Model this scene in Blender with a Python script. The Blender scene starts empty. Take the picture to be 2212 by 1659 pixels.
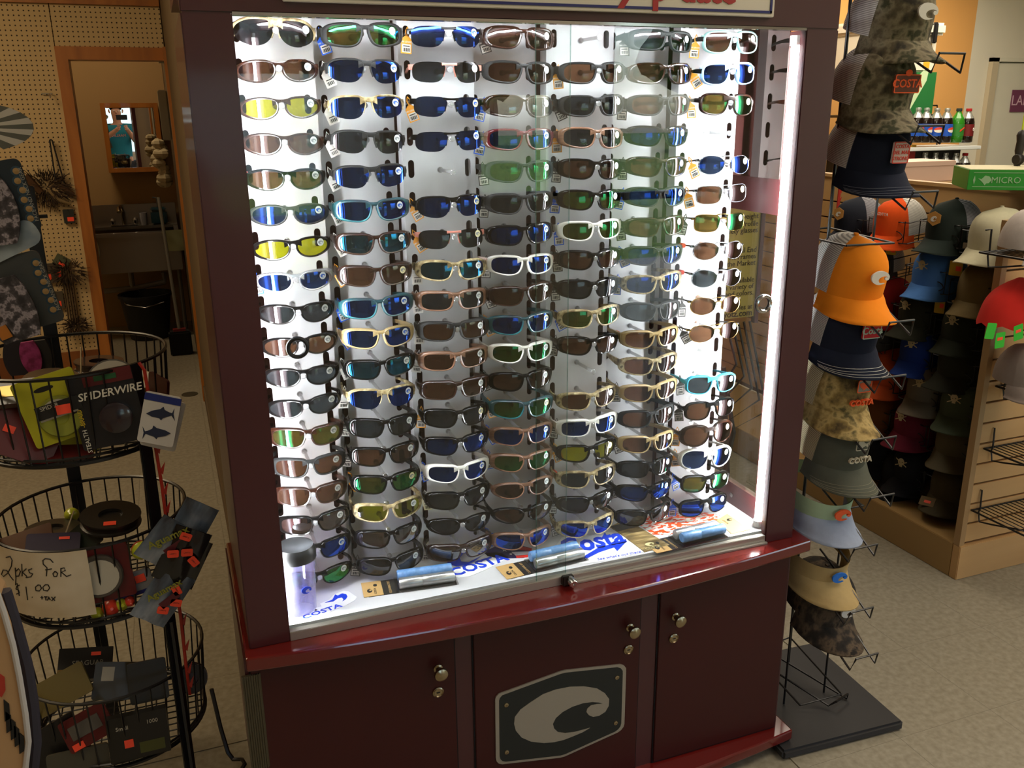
import bpy, bmesh, math, random
from math import sin, cos, pi, radians as Rd
from mathutils import Vector as V, Matrix
from mathutils.geometry import tessellate_polygon
random.seed(7)
S = bpy.context.scene
COL = S.collection
# ------------------------------------------------------------------ camera
YAW, PITCH, ROLL, FPX = 0.3644, -0.2969, -0.0094, 1925.4
CAM = V((-0.6557, -1.6225, 1.5324))
_F = V((sin(YAW)*cos(PITCH), cos(YAW)*cos(PITCH), sin(PITCH)))
_R = V((cos(YAW), -sin(YAW), 0)); _U = _R.cross(_F)
RT = _R*cos(ROLL) + _U*sin(ROLL); UP = -_R*sin(ROLL) + _U*cos(ROLL)
cd = bpy.data.cameras.new('camera'); cam = bpy.data.objects.new('camera', cd); COL.objects.link(cam)
cd.sensor_width = 36; cd.lens = FPX*36/2212; cd.clip_start = 0.02; cd.clip_end = 300
cam.matrix_world = Matrix(((RT.x, UP.x, -_F.x, CAM.x), (RT.y, UP.y, -_F.y, CAM.y), (RT.z, UP.z, -_F.z, CAM.z), (0, 0, 0, 1)))
S.camera = cam
def at(u, v, x=None, y=None, z=None):
    "point of the place seen at a pixel of the photograph, on a plane x, y or z"
    d = _F + RT*((u-1106)/FPX) - UP*((v-829.5)/FPX)
    t = (x-CAM.x)/d.x if x is not None else (y-CAM.y)/d.y if y is not None else (z-CAM.z)/d.z
    return CAM + d*t
# ------------------------------------------------------------------ view, world, lights
S.view_settings.view_transform = 'Standard'; S.view_settings.look = 'None'
S.view_settings.exposure = 0.1; S.view_settings.gamma = 1; S.view_settings.use_curve_mapping = False
S.cycles.use_denoising = True
S.cycles.max_bounces = 8; S.cycles.diffuse_bounces = 4; S.cycles.glossy_bounces = 4
S.cycles.transparent_max_bounces = 24; S.cycles.caustics_reflective = False; S.cycles.caustics_refractive = False
S.cycles.sample_clamp_indirect = 4
W = bpy.data.worlds.new('sky'); S.world = W; W.use_nodes = True
nt = W.node_tree; nt.nodes.clear()
sky = nt.nodes.new('ShaderNodeTexSky'); sky.sky_type = 'NISHITA'; sky.sun_disc = False
sky.sun_elevation = Rd(48); sky.sun_rotation = Rd(60)
bg = nt.nodes.new('ShaderNodeBackground'); bg.inputs[1].default_value = SKY_STRENGTH = 0.9
wo = nt.nodes.new('ShaderNodeOutputWorld')
nt.links.new(sky.outputs[0], bg.inputs[0]); nt.links.new(bg.outputs[0], wo.inputs[0])
LED_POWER = 128.0; CEIL_POWER = 3.0; BATH_POWER = 1.0
def area(name, loc, size, power, color, rot=(0, 0, 0)):
    l = bpy.data.lights.new(name, 'AREA'); l.shape = 'RECTANGLE'; l.size, l.size_y = size; l.energy = power; l.color = color
    o = bpy.data.objects.new(name, l); COL.objects.link(o); o.location = loc; o.rotation_euler = rot; return o
def sunlamp():
    l = bpy.data.lights.new('sun', 'SUN'); l.energy = 7; l.angle = Rd(1); l.color = (1, .95, .85)
    o = bpy.data.objects.new('sun', l); COL.objects.link(o); o.rotation_euler = (Rd(38), 0, Rd(35))
sunlamp()
# ------------------------------------------------------------------ materials
def lin(c):
    if isinstance(c, str): c = [int(c[i:i+2], 16)/255 for i in (0, 2, 4)]
    return tuple(x/12.92 if x <= .04045 else ((x+.055)/1.055)**2.4 for x in c)
MATS = {}
def mat(name, color, rough=.5, metal=0., spec=.5, vary=0., scale=8., bump=0., emit=None, estr=0., coat=0.):
    if name in MATS: return MATS[name]
    m = bpy.data.materials.new(name); m.use_nodes = True; n = m.node_tree.nodes; L = m.node_tree.links
    b = n['Principled BSDF']; c = (*lin(color), 1)
    b.inputs['Base Color'].default_value = c; b.inputs['Roughness'].default_value = rough
    b.inputs['Metallic'].default_value = metal; b.inputs['Specular IOR Level'].default_value = spec
    b.inputs['Coat Weight'].default_value = coat; b.inputs['Coat Roughness'].default_value = .08
    if vary or bump:
        tc = n.new('ShaderNodeTexCoord'); no = n.new('ShaderNodeTexNoise'); no.inputs['Scale'].default_value = scale; no.inputs['Detail'].default_value = 6
        L.new(tc.outputs['Object'], no.inputs['Vector'])
        if vary:
            mx = n.new('ShaderNodeMix'); mx.data_type = 'RGBA'
            mx.inputs[6].default_value = tuple(x*(1-vary) for x in c[:3])+(1,); mx.inputs[7].default_value = tuple(min(1, x*(1+vary)) for x in c[:3])+(1,)
            L.new(no.outputs[0], mx.inputs[0]); L.new(mx.outputs[2], b.inputs['Base Color'])
        if bump:
            bp = n.new('ShaderNodeBump'); bp.inputs['Strength'].default_value = bump; bp.inputs['Distance'].default_value = .002
            L.new(no.outputs[0], bp.inputs['Height']); L.new(bp.outputs[0], b.inputs['Normal'])
    if emit: b.inputs['Emission Color'].default_value = (*lin(emit), 1); b.inputs['Emission Strength'].default_value = estr
    MATS[name] = m; return m
def ramp_mat(name, stops, scale=30., rough=.8, detail=2., stretch=(1, 1, 1), wave=False, coat=0., dist=0., metal=0.):
    "colour ramp over noise (camouflage, wood grain, tortoiseshell ...)"
    if name in MATS: return MATS[name]
    m = bpy.data.materials.new(name); m.use_nodes = True; n = m.node_tree.nodes; L = m.node_tree.links; b = n['Principled BSDF']
    tc = n.new('ShaderNodeTexCoord'); mp = n.new('ShaderNodeMapping'); mp.inputs['Scale'].default_value = stretch
    no = n.new('ShaderNodeTexWave' if wave else 'ShaderNodeTexNoise'); no.inputs['Scale'].default_value = scale; no.inputs['Detail'].default_value = detail
    no.inputs['Distortion'].default_value = dist
    if wave: no.bands_direction = 'Z'
    rp = n.new('ShaderNodeValToRGB'); cr = rp.color_ramp; cr.interpolation = 'LINEAR'
    while len(cr.elements) < len(stops): cr.elements.new(.5)
    for e, (p, c) in zip(cr.elements, stops): e.position = p; e.color = (*lin(c), 1)
    L.new(tc.outputs['Object'], mp.inputs[0]); L.new(mp.outputs[0], no.inputs['Vector']); L.new(no.outputs[0], rp.inputs[0]); L.new(rp.outputs[0], b.inputs['Base Color'])
    b.inputs['Roughness'].default_value = rough; b.inputs['Coat Weight'].default_value = coat; b.inputs['Metallic'].default_value = metal
    MATS[name] = m; return m
def glassy(name, tint, gloss=(1, 1, 1), ior=1.45, base=0., rough=0., body=None):
    "thin tinted pane: tinted see-through plus a coloured surface reflection"
    if name in MATS: return MATS[name]
    m = bpy.data.materials.new(name); m.use_nodes = True; n = m.node_tree.nodes; L = m.node_tree.links; n.clear()
    t = n.new('ShaderNodeBsdfTransparent'); t.inputs[0].default_value = (*tint, 1)
    g = n.new('ShaderNodeBsdfGlossy'); g.inputs[0].default_value = (*gloss, 1); g.inputs[1].default_value = rough
    fr = n.new('ShaderNodeFresnel'); 
    ge = n.new('ShaderNodeNewGeometry'); mi = n.new('ShaderNodeMix'); mi.inputs[2].default_value = ior; mi.inputs[3].default_value = 1/ior
    L.new(ge.outputs['Backfacing'], mi.inputs[0]); L.new(mi.outputs[0], fr.inputs[0])
    ad = n.new('ShaderNodeMath'); ad.operation = 'ADD'; ad.use_clamp = True; ad.inputs[1].default_value = base; L.new(fr.outputs[0], ad.inputs[0])
    mx = n.new('ShaderNodeMixShader'); L.new(ad.outputs[0], mx.inputs[0]); src = t
    if body:
        d = n.new('ShaderNodeBsdfDiffuse'); d.inputs[0].default_value = (*body[0], 1)
        m2 = n.new('ShaderNodeMixShader'); m2.inputs[0].default_value = body[1]; L.new(t.outputs[0], m2.inputs[1]); L.new(d.outputs[0], m2.inputs[2]); src = m2
    L.new(src.outputs[0], mx.inputs[1]); L.new(g.outputs[0], mx.inputs[2])
    o = n.new('ShaderNodeOutputMaterial'); L.new(mx.outputs[0], o.inputs[0]); MATS[name] = m; return m
def emitter(name, color, strength):
    if name in MATS: return MATS[name]
    m = bpy.data.materials.new(name); m.use_nodes = True; n = m.node_tree.nodes; L = m.node_tree.links; n.clear()
    e = n.new('ShaderNodeEmission'); e.inputs[0].default_value = (*color, 1); e.inputs[1].default_value = strength
    o = n.new('ShaderNodeOutputMaterial'); L.new(e.outputs[0], o.inputs[0]); MATS[name] = m; return m
# ------------------------------------------------------------------ mesh builder
class M:
    def __init__(s): s.v = []; s.f = []
    def add(s, vs, fs, mx=None):
        b = len(s.v); s.v += [tuple(mx @ V(p)) if mx else tuple(p) for p in vs]; s.f += [tuple(b+i for i in f) for f in fs]; return s
    def box(s, lo, hi, bev=0., mx=None):
        (x0, y0, z0), (x1, y1, z1) = lo, hi
        if bev:
            bm = bmesh.new(); bmesh.ops.create_cube(bm, size=1)
            for v in bm.verts: v.co = V(((x0+x1)/2+v.co.x*(x1-x0), (y0+y1)/2+v.co.y*(y1-y0), (z0+z1)/2+v.co.z*(z1-z0)))
            bmesh.ops.bevel(bm, geom=list(bm.edges), offset=bev, segments=2, affect='EDGES')
            bm.verts.index_update(); vs = [v.co.copy() for v in bm.verts]; fs = [[v.index for v in f.verts] for f in bm.faces]; bm.free()
            return s.add(vs, fs, mx)
        vs = [(x, y, z) for x in (x0, x1) for y in (y0, y1) for z in (z0, z1)]
        return s.add(vs, [(0, 1, 3, 2), (4, 6, 7, 5), (0, 4, 5, 1), (2, 3, 7, 6), (0, 2, 6, 4), (1, 5, 7, 3)], mx)
    def tube(s, pts, r, n=6, closed=False, mx=None, cap=True, flat=1.):
        pts = [V(p) for p in pts]; N = len(pts); vs = []; rs = r if isinstance(r, (list, tuple)) else [r]*N; prev = None
        for i, p in enumerate(pts):
            t = (pts[(i+1) % N]-pts[i-1]) if closed else (pts[min(i+1, N-1)]-pts[max(i-1, 0)])
            t = t.normalized() if t.length > 1e-9 else V((0, 0, 1))
            a = prev if prev is not None else (V((0, 0, 1)) if abs(t.z) < .9 else V((1, 0, 0)))
            u = a-t*a.dot(t)
            if u.length < 1e-6: u = t.orthogonal()
            u.normalize(); w = t.cross(u); prev = u
            vs += [p+(u*cos(2*pi*k/n)+w*sin(2*pi*k/n)*flat)*rs[i] for k in range(n)]
        fs = [(i*n+k, i*n+(k+1) % n, ((i+1) % N)*n+(k+1) % n, ((i+1) % N)*n+k) for i in range(N if closed else N-1) for k in range(n)]
        if cap and not closed: fs += [tuple(range(n))[::-1], tuple((N-1)*n+k for k in range(n))]
        return s.add(vs, fs, mx)
    def lathe(s, prof, n=20, mx=None, arc=2*pi, cap=True):
        full = abs(arc-2*pi) < 1e-6; m = n if full else n+1; vs = []; P = len(prof)
        for k in range(m):
            a = arc*k/n; vs += [(r*cos(a), r*sin(a), z) for r, z in prof]
        fs = [(k*P+i, ((k+1) % m)*P+i, ((k+1) % m)*P+i+1, k*P+i+1) for k in range(n) for i in range(P-1)]
        if cap and full:
            if prof[0][0] > 1e-5: fs.append(tuple(k*P for k in range(m))[::-1])
            if prof[-1][0] > 1e-5: fs.append(tuple(k*P+P-1 for k in range(m)))
        return s.add(vs, fs, mx)
    def prism(s, poly, d0, d1, mx=None, holes=()):
        "polygon in x,z extruded along y from d0 to d1"
        loops = [list(poly)]+[list(h) for h in holes]; tri = tessellate_polygon([[V((p[0], p[1], 0)) for p in l] for l in loops])
        fl = [p for l in loops for p in l]; n = len(fl); vs = [(p[0], d0, p[1]) for p in fl]+[(p[0], d1, p[1]) for p in fl]
        fs = [tuple(t) for t in tri]+[tuple(i+n for i in t)[::-1] for t in tri]; o = 0
        for l in loops:
            k = len(l); fs += [(o+i, o+(i+1) % k, n+o+(i+1) % k, n+o+i) for i in range(k)]; o += k
        return s.add(vs, fs, mx)
    def grid(s, fn, nu, nv, mx=None, wrap=False):
        m = nu if wrap else nu+1
        vs = [fn(i/nu, j/nv) for i in range(m) for j in range(nv+1)]
        return s.add(vs, [(i*(nv+1)+j, ((i+1) % m)*(nv+1)+j, ((i+1) % m)*(nv+1)+j+1, i*(nv+1)+j+1) for i in range(nu) for j in range(nv)], mx)
    def mesh(s, name, smooth=False):
        me = bpy.data.meshes.new(name); me.from_pydata(s.v, [], s.f); me.validate()
        bm = bmesh.new(); bm.from_mesh(me); bmesh.ops.recalc_face_normals(bm, faces=bm.faces); bm.to_mesh(me); bm.free()
        if smooth:
            me.shade_smooth()
            try: me.set_sharp_from_angle(angle=Rd(smooth if smooth is not True else 40))
            except Exception: pass
        return me
    def build(s, name, m=None, parent=None, smooth=False, loc=None, rot=None):
        return link(name, s.mesh(name, smooth), m, parent, loc, rot)
def link(name, me, m=None, parent=None, loc=None, rot=None):
    o = bpy.data.objects.new(name, me); COL.objects.link(o)
    if m is not None:
        if not me.materials: me.materials.append(m)
        if me.materials[0] != m: o.material_slots[0].link = 'OBJECT'; o.material_slots[0].material = m
    if parent: o.parent = parent
    if loc is not None: o.location = loc
    if rot is not None: o.rotation_euler = rot
    return o
def tag(o, label=None, cat=None, group=None, kind=None):
    for k, v in (('label', label), ('category', cat), ('group', group), ('kind', kind)):
        if v: o[k] = v
    return o
def thing(name, label, cat, loc=(0, 0, 0), rot=(0, 0, 0), group=None):
    o = bpy.data.objects.new(name, None); COL.objects.link(o); o.empty_display_size = .02
    o.location = loc; o.rotation_euler = rot; return tag(o, label, cat, group)
def box(name, lo, hi, m, parent=None, bev=0., loc=None, rot=None): return M().box(lo, hi, bev).build(name, m, parent, loc=loc, rot=rot)
def struct(name, lo, hi, m, parent=None, bev=0.):
    o = box(name, lo, hi, m, parent, bev)
    if not parent: o['kind'] = 'structure'
    return o
TXT = {}
def text_mesh(s, size=1., ext=.02, shear=0., space=1., off=0.):
    k = (s, size, ext, shear, space, off)
    if k in TXT: return TXT[k]
    c = bpy.data.curves.new('lettering', 'FONT'); c.body = s; c.size = size; c.extrude = ext; c.resolution_u = 2; c.align_x = 'CENTER'; c.align_y = 'CENTER'
    c.shear = shear; c.space_character = space; c.offset = off*size
    o = bpy.data.objects.new('lettering', c); COL.objects.link(o)
    dg = bpy.context.evaluated_depsgraph_get(); me = bpy.data.meshes.new_from_object(o.evaluated_get(dg)); me.name = 'lettering'
    bpy.data.objects.remove(o); TXT[k] = me; return me
def text(s, size, m, parent=None, loc=(0, 0, 0), rot=(Rd(90), 0, 0), ext=.0008, shear=0., space=1., off=0., name='lettering'):
    "lettering standing in x,z and read from -y"
    return link(name, text_mesh(s, size, ext, shear, space, off), m, parent, loc, rot)
def superell(a, b, n, N, rot=0., tap=0., sk=0., kn=0.):
    out = []
    for i in range(N):
        t = 2*pi*i/N; x = a*math.copysign(abs(cos(t))**(2/n), cos(t)); z = b*math.copysign(abs(sin(t))**(2/n), sin(t))
        z *= 1-tap*x/a; x += sk*z-(kn*z if x < 0 else 0); out.append((x*cos(rot)-z*sin(rot), x*sin(rot)+z*cos(rot)))
    return out
def rrect(w, h, r, k=4, cx=0, cz=0):
    out = []
    for sx, sz, a0 in ((1, 1, 0), (-1, 1, 90), (-1, -1, 180), (1, -1, 270)):
        for i in range(k+1):
            a = Rd(a0+90*i/k); out.append((cx+sx*(w/2-r)+r*cos(a), cz+sz*(h/2-r)+r*sin(a)))
    return out
WAVE = [(.298,-.241),(.219,-.268),(.118,-.285),(.018,-.298),(-.083,-.294),(-.193,-.272),(-.329,-.215),(-.425,-.14),(-.482,-.048),(-.5,.035),(-.491,.11),(-.434,.175),(-.338,.224),(-.206,.281),(-.075,.298),(.075,.289),(.224,.254),(.364,.193),(.452,.114),(.5,.035),(.496,-.044),(.461,-.101),(.395,-.127),(.329,-.123),(.281,-.088),(.254,-.044),(.263,-.009),(.303,.018),(.368,.013),(.43,0),(.39,.026),(.316,.053),(.215,.066),(.101,.057),(0,.026),(-.07,-.022),(-.101,-.079),(-.088,-.136),(-.048,-.189),(.031,-.224),(.132,-.241),(.219,-.241)]
def wave_logo(w, m, parent, loc, rot=(0, 0, 0), th=.001, zs=1.25, name='wave_mark'):
    return M().prism([(x*w, z*w*zs) for x, z in WAVE], -th, 0).build(name, m, parent, loc=loc, rot=rot)
# shared materials
maroon = mat('maroon_wood', '451a1c', .38, vary=.18, scale=5, coat=.25)
maroon_d = mat('maroon_back', '4a1a18', .6, vary=.1)
maroon_l = mat('maroon_ledge', '661a16', .14, vary=.12, scale=6, coat=.5)
alu = mat('aluminium', 'b9b3a8', .35, .7, vary=.05)
chrome = mat('chrome', 'd8d8d8', .12, 1.)
brass = mat('dull_nickel', 'a9997a', .25, 1.)
black = mat('black_plastic', '111112', .4)
blackwire = mat('black_wire', '0c0c0d', .35, spec=.6)
white = mat('white_plastic', 'e8e8e4', .4)
paper = mat('white_paper', 'd9d4cb', .8)
orange_st = mat('orange_sticker', 'ff5030', .5)
glass = glassy('window_glass', (.95, .97, .96))
clear = glassy('clear_plastic', (.93, .93, .93), ior=1.5, base=.03, rough=.05)
# ------------------------------------------------------------------ room shell
floor_m = ramp_mat('floor_tile', [(.0, '6a6352'), (.42, '8a8371'), (.6, '958e7c'), (1, 'a59e8c')], 60, .45, 8)
floor_b = mat('floor_base', '7d7563', .6, vary=.15, scale=4)
wall_w = mat('painted_wall', 'b9b0a0', .8, vary=.04)
wall_tan = mat('tan_wall', 'a88a5e', .8, vary=.05, scale=2)
wall_or = mat('orange_wall', 'dba45e', .8, vary=.04, scale=2)
oak = ramp_mat('oak_trim', [(.2, '7a4314'), (.5, 'a4621f'), (.8, 'b87430')], 6, .45, 6, (1, 1, .12), dist=1.5, coat=.2)
oak_d = ramp_mat('dark_oak', [(.2, '5e3110'), (.5, '7d4617'), (.8, '8f5520')], 6, .5, 6, (1, 1, .12), dist=1.5)
maple = ramp_mat('maple_slat', [(.2, 'b58c58'), (.5, 'c79d66'), (.8, 'd3aa74')], 4, .5, 5, (.25, .25, 2))
fl = struct('floor', (-4, -6, -.06), (9, 7, -.0025), floor_m)
tile_me = None; cnt = 0
T = .305
for i in range(-4, 16):
    for j in range(-8, 22):
        x, y = i*T+.02, j*T+.11
        if x < .35 and y > -.3 and x > -.9 and y < .4: continue
        d = V((x+T/2, y+T/2, 0))-CAM; zc = d.dot(_F)
        if zc < .3: continue
        u = 1106+FPX*d.dot(RT)/zc; v = 829.5-FPX*d.dot(UP)/zc
        if not (-150 < u < 2400 and 400 < v < 1800): continue
        if 620 < u < 1640 and v > 400: continue
        if cnt >= 298: continue
        if tile_me is None: tile_me = M().box((.0003, .0003, -.0025), (T-.0003, T-.0003, 0)).mesh('floor_tile')
        link('floor_tile', tile_me, floor_m, fl, (x, y, 0)); cnt += 1
# bathroom wall line: pegboard wall with a door opening
PEGY, BATHY = 3.5, 5.6
peg_m = bpy.data.materials.new('pegboard'); peg_m.use_nodes = True
n = peg_m.node_tree.nodes; L = peg_m.node_tree.links; b = n['Principled BSDF']
tc = n.new('ShaderNodeTexCoord'); sc_ = n.new('ShaderNodeVectorMath'); sc_.operation = 'SCALE'; sc_.inputs[3].default_value = 1/.0225
fr_ = n.new('ShaderNodeVectorMath'); fr_.operation = 'FRACTION'; sb = n.new('ShaderNodeVectorMath'); sb.operation = 'SUBTRACT'; sb.inputs[1].default_value = (.5, 0, .5)
ml = n.new('ShaderNodeVectorMath'); ml.operation = 'MULTIPLY'; ml.inputs[1].default_value = (1, 0, 1)
ln = n.new('ShaderNodeVectorMath'); ln.operation = 'LENGTH'; gt = n.new('ShaderNodeMath'); gt.operation = 'GREATER_THAN'; gt.inputs[1].default_value = .16
mx = n.new('ShaderNodeMix'); mx.data_type = 'RGBA'; mx.inputs[6].default_value = (*lin('2a1d0e'), 1); mx.inputs[7].default_value = (*lin('c2a676'), 1)
L.new(tc.outputs['Object'], sc_.inputs[0]); L.new(sc_.outputs[0], fr_.inputs[0]); L.new(fr_.outputs[0], sb.inputs[0]); L.new(sb.outputs[0], ml.inputs[0])
L.new(ml.outputs[0], ln.inputs[0]); L.new(ln.outputs['Value'], gt.inputs[0]); L.new(gt.outputs[0], mx.inputs[0]); L.new(mx.outputs[2], b.inputs['Base Color']); b.inputs['Roughness'].default_value = .75
DX0 = at(133, 300, y=PEGY).x+.02
jx0, jx1 = at(162, 400, y=PEGY).x, at(187, 400, y=PEGY).x      # left casing
hz = at(250, 102, y=PEGY).z; hz2 = at(250, 130, y=PEGY).z
pegz = at(170, 758, y=PEGY).z; railz = at(200, 10, y=PEGY).z
wb = struct('wall_back', (-4, PEGY+.02, 0), (jx0+.02, PEGY+.12, 2.9), wall_tan)
box('wall_section', (jx0+.02, PEGY+.02, hz), (-.56, PEGY+.12, 2.9), wall_tan, wb)
box('pegboard', (-3.9, PEGY, pegz), (jx0, PEGY+.02, railz), peg_m, wb)
box('pegboard', (jx0+.004, PEGY, hz), (-.57, PEGY+.02, railz), peg_m, wb)
struct('trim_1', (-3.9, PEGY-.015, railz), (-.57, PEGY+.02, railz+.09), oak)
struct('baseboard_back', (-3.9, PEGY-.01, 0), (jx0, PEGY+.02, pegz), oak_d)
d1 = struct('trim_2', (jx0, PEGY-.02, 0), (jx1, PEGY+.13, hz2), oak)
box('door_header', (jx0, PEGY-.02, hz2), (-.57, PEGY+.13, hz), oak, d1)
struct('wall_partition', (-.565, .42, 0), (-.46, 6, 2.9), mat('brown_wall', '5c4a30', .7, vary=.08, scale=3))
struct('trim_3', (-.578, PEGY-.09, 0), (-.565, PEGY, hz), oak)
struct('trim_4', (-.572, .7, 0), (-.565, PEGY-.09, .09), mat('brown_wall', '5c4a30'))
struct('wall_bathroom', (-3, BATHY, 0), (-.5, BATHY+.1, 2.9), mat('bath_wall', 'b08d5c', .75, vary=.05, scale=2))
struct('wall_left', (-4.1, -6, 0), (-4, 7, 2.9), wall_tan)
struct('ceiling', (-4, -6, 2.9), (9, 7, 3.0), mat('ceiling_paint', 'cfc7b6', .9))
RY = 5.0
cx = at(2100, 100, y=RY).x
w1_ = struct('wall_back_right', (cx, RY, 0), (9, RY+.1, 2.9), mat('cream_wall', 'd6d2c2', .75, vary=.03, scale=2))
struct('wall_orange', (-.46, RY, 0), (cx, RY+.1, 2.9), wall_or)
struct('wall_right', (9, -6, 0), (9.1, 7, 2.9), wall_w)
# far door
a, b_ = at(2137, 125, y=RY), at(2150, 140, y=RY)
dz = a.z; dm = mat('door_paint', 'cfcdbd', .6, vary=.03)
d = struct('door_2', (b_.x, RY-.03, 0), (b_.x+.95, RY-.002, at(2160, 137, y=RY).z), dm)
box('door_frame', (a.x, RY-.05, 0), (b_.x-.01, RY-.002, dz), mat('door_trim', 'b9ad93', .6), d)
box('door_frame', (a.x, RY-.05, at(2160, 135, y=RY).z+.005), (b_.x+1, RY-.002, dz), dm, d)
sgn = thing('restroom_sign', 'purple plate reading LADIES on the cream door far right', 'sign', at(2207, 218, y=RY-.035))
box('plate', (-.14, -.006, -.1), (.2, 0, .1), mat('purple_plate', '6b3553', .5), sgn)
text('LADIES', .13, mat('pale_letter', 'c9a9b9', .5), sgn, (.06, -.008, 0))
# storefront wall behind the photographer
FY = -3.99
fm = wall_w; fw = struct('wall_front', (-4, FY-.12, 0), (-.85, FY, 2.9), fm)
for lo, hi in (((-.85, 0), (.262, .92)), ((-.85, 1.78), (.262, 2.9)), ((.262, 0), (1.2, 2.9)), ((1.2, 0), (1.75, 1.0)), ((1.2, 1.66), (1.75, 2.9)),
               ((1.75, 0), (2.1, 2.9)), ((2.1, 2.1), (2.85, 2.9)), ((2.85, 0), (4, 2.9)), ((4, 0), (7, .9)), ((4, 2.1), (7, 2.9)), ((7, 0), (9, 2.9))):
    box('wall_section', (lo[0], FY-.12, lo[1]), (hi[0], FY, hi[1]), fm, fw)
wf = mat('white_frame', 'c9c6be', .5)
for k, (x0, x1, z0, z1) in enumerate(((-.85, .262, .92, 1.78), (1.2, 1.75, 1.0, 1.66), (4, 7, .9, 2.1)), 1):  # the widest window is an unseen one, added to let in more light
    w_ = M()
    for lo, hi in (((x0, z0), (x0+.03, z1)), ((x1-.03, z0), (x1, z1)), ((x0, z0), (x1, z0+.03)), ((x0, z1-.03), (x1, z1))): w_.box((lo[0], FY-.1, lo[1]), (hi[0], FY-.02, hi[1]))
    o = w_.build('window_%d' % k, wf); o['kind'] = 'structure'
    box('pane', (x0+.03, FY-.062, z0+.03), (x1-.03, FY-.058, z1-.03), glass, o)
o = M(); x0, x1 = 2.1, 2.85
for lo, hi in (((x0, 0), (x0+.05, 2.1)), ((x1-.05, 0), (x1, 2.1)), ((x0, 2.04), (x1, 2.1)), ((x0, 0), (x1, .08)), ((x0, .95), (x1, 1.0))): o.box((lo[0], FY-.1, lo[1]), (hi[0], FY-.03, hi[1]))
o = o.build('door_3', mat('bronze_frame', '3c2a20', .4)); o['kind'] = 'structure'
box('pane', (x0+.05, FY-.067, .08), (x1-.05, FY-.063, 2.04), glass, o)
struct('ground_outside', (-30, -60, -.3), (40, FY-.12, -.12), ramp_mat('lawn', [(.3, '5c7a2e'), (.7, '86a246')], 3, .9, 6))
struct('pavement_outside', (-10, -7.4, -.13), (14, FY-.12, -.06), mat('concrete', 'b7b1a5', .8, vary=.08))
bl = thing('building', 'white metal building across the lawn outside the window', 'building', (-4, -32, -.12))
box('wall', (-7, 0, 0), (9, 6, 3.4), mat('white_metal_wall', 'd8dcdc', .6), bl)
M().prism([(-7.3, 3.4), (9.3, 3.4), (1, 5)], 0, 6).build('roof', mat('pale_roof', 'c3c7c9', .5), bl)
leaf = ramp_mat('tree_leaves', [(.3, '24401a'), (.7, '4f7030')], 4, .9, 4); bark = mat('bark', '4a3a2a', .9)
for k, (x, y, r, lb) in enumerate(((5, -40, 3.4, 'broad tree at the right of the outside lawn'), (15, -42, 4.2, 'largest tree on the far lawn outside'), (22, -33, 3, 'smaller round tree far right on the lawn'))):
    t = thing('tree', lb, 'tree', (x, y, -.12), group='trees outside the store')
    M().tube([(0, 0, 0), (.1, 0, 1.6), (0, 0, 3)], [.3, .22, .15], 8).build('trunk', bark, t)
    rnd = random.Random(k); m = M()
    for q in range(9):
        c = V((rnd.uniform(-.6, .6)*r, rnd.uniform(-.5, .5)*r, 2.6+rnd.uniform(0, 1)*r)); rr = r*rnd.uniform(.35, .55)
        m.grid(lambda u, v: c+V((cos(2*pi*u)*sin(pi*v), sin(2*pi*u)*sin(pi*v), cos(pi*v)))*rr*(1+.15*sin(9*u*6+7*v*5)), 10, 7, wrap=True)
    m.build('crown', leaf, t)
# ceiling fixtures
lm = emitter('tube_light', (1, .93, .8), CEIL_POWER)
for x, y, wh in ((-2.6, 1.6, 'before the pegboard wall'), (3.2, 2.6, 'over the slatwall gondola'), (3.2, -.8, 'over the open floor right of the cap rack'), (6.2, 2.6, 'before the cream far door'), (.4, -2.6, 'behind the photographer'), (-2.6, -2.2, 'by the left wall near the storefront')):
    f = thing('ceiling_light', 'long fluorescent ceiling fixture '+wh, 'light', (x, y, 2.9), group='fluorescent fixtures on the ceiling')
    box('housing', (-.62, -.14, -.07), (.62, .14, 0), white, f)
    box('diffuser', (-.6, -.12, -.085), (.6, .12, -.07), lm, f)
area('ceiling_fill', (3.6, 1.4, 2.75), (3.5, 2.5), 40, (1, .86, .66))  # fill lamps added under the ceiling to brighten the room, apart from the fixtures
area('ceiling_fill', (4.6, 3.6, 2.75), (2.5, 1.6), 95, (1, .86, .66))
area('ceiling_fill', (-2.2, 1.6, 2.75), (1.2, 1.2), 34, (1, .76, .46))
area('ceiling_fill', (-1.2, 4.6, 2.7), (.6, .6), 10, (1, .78, .5))
area('ceiling_fill', (-1.5, -1.0, 2.75), (1, 1), 12, (1, .84, .62))
area('ceiling_fill', (1.3, 1.9, 2.75), (.8, 1.2), 14, (1, .87, .70))
area('ceiling_fill', (1.5, -2.6, 2.75), (1.5, 1.2), 14, (1, .88, .75))
area('ceiling_fill', (1.9, -.9, 2.75), (1.6, 1.2), 36, (1, .87, .70))
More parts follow.
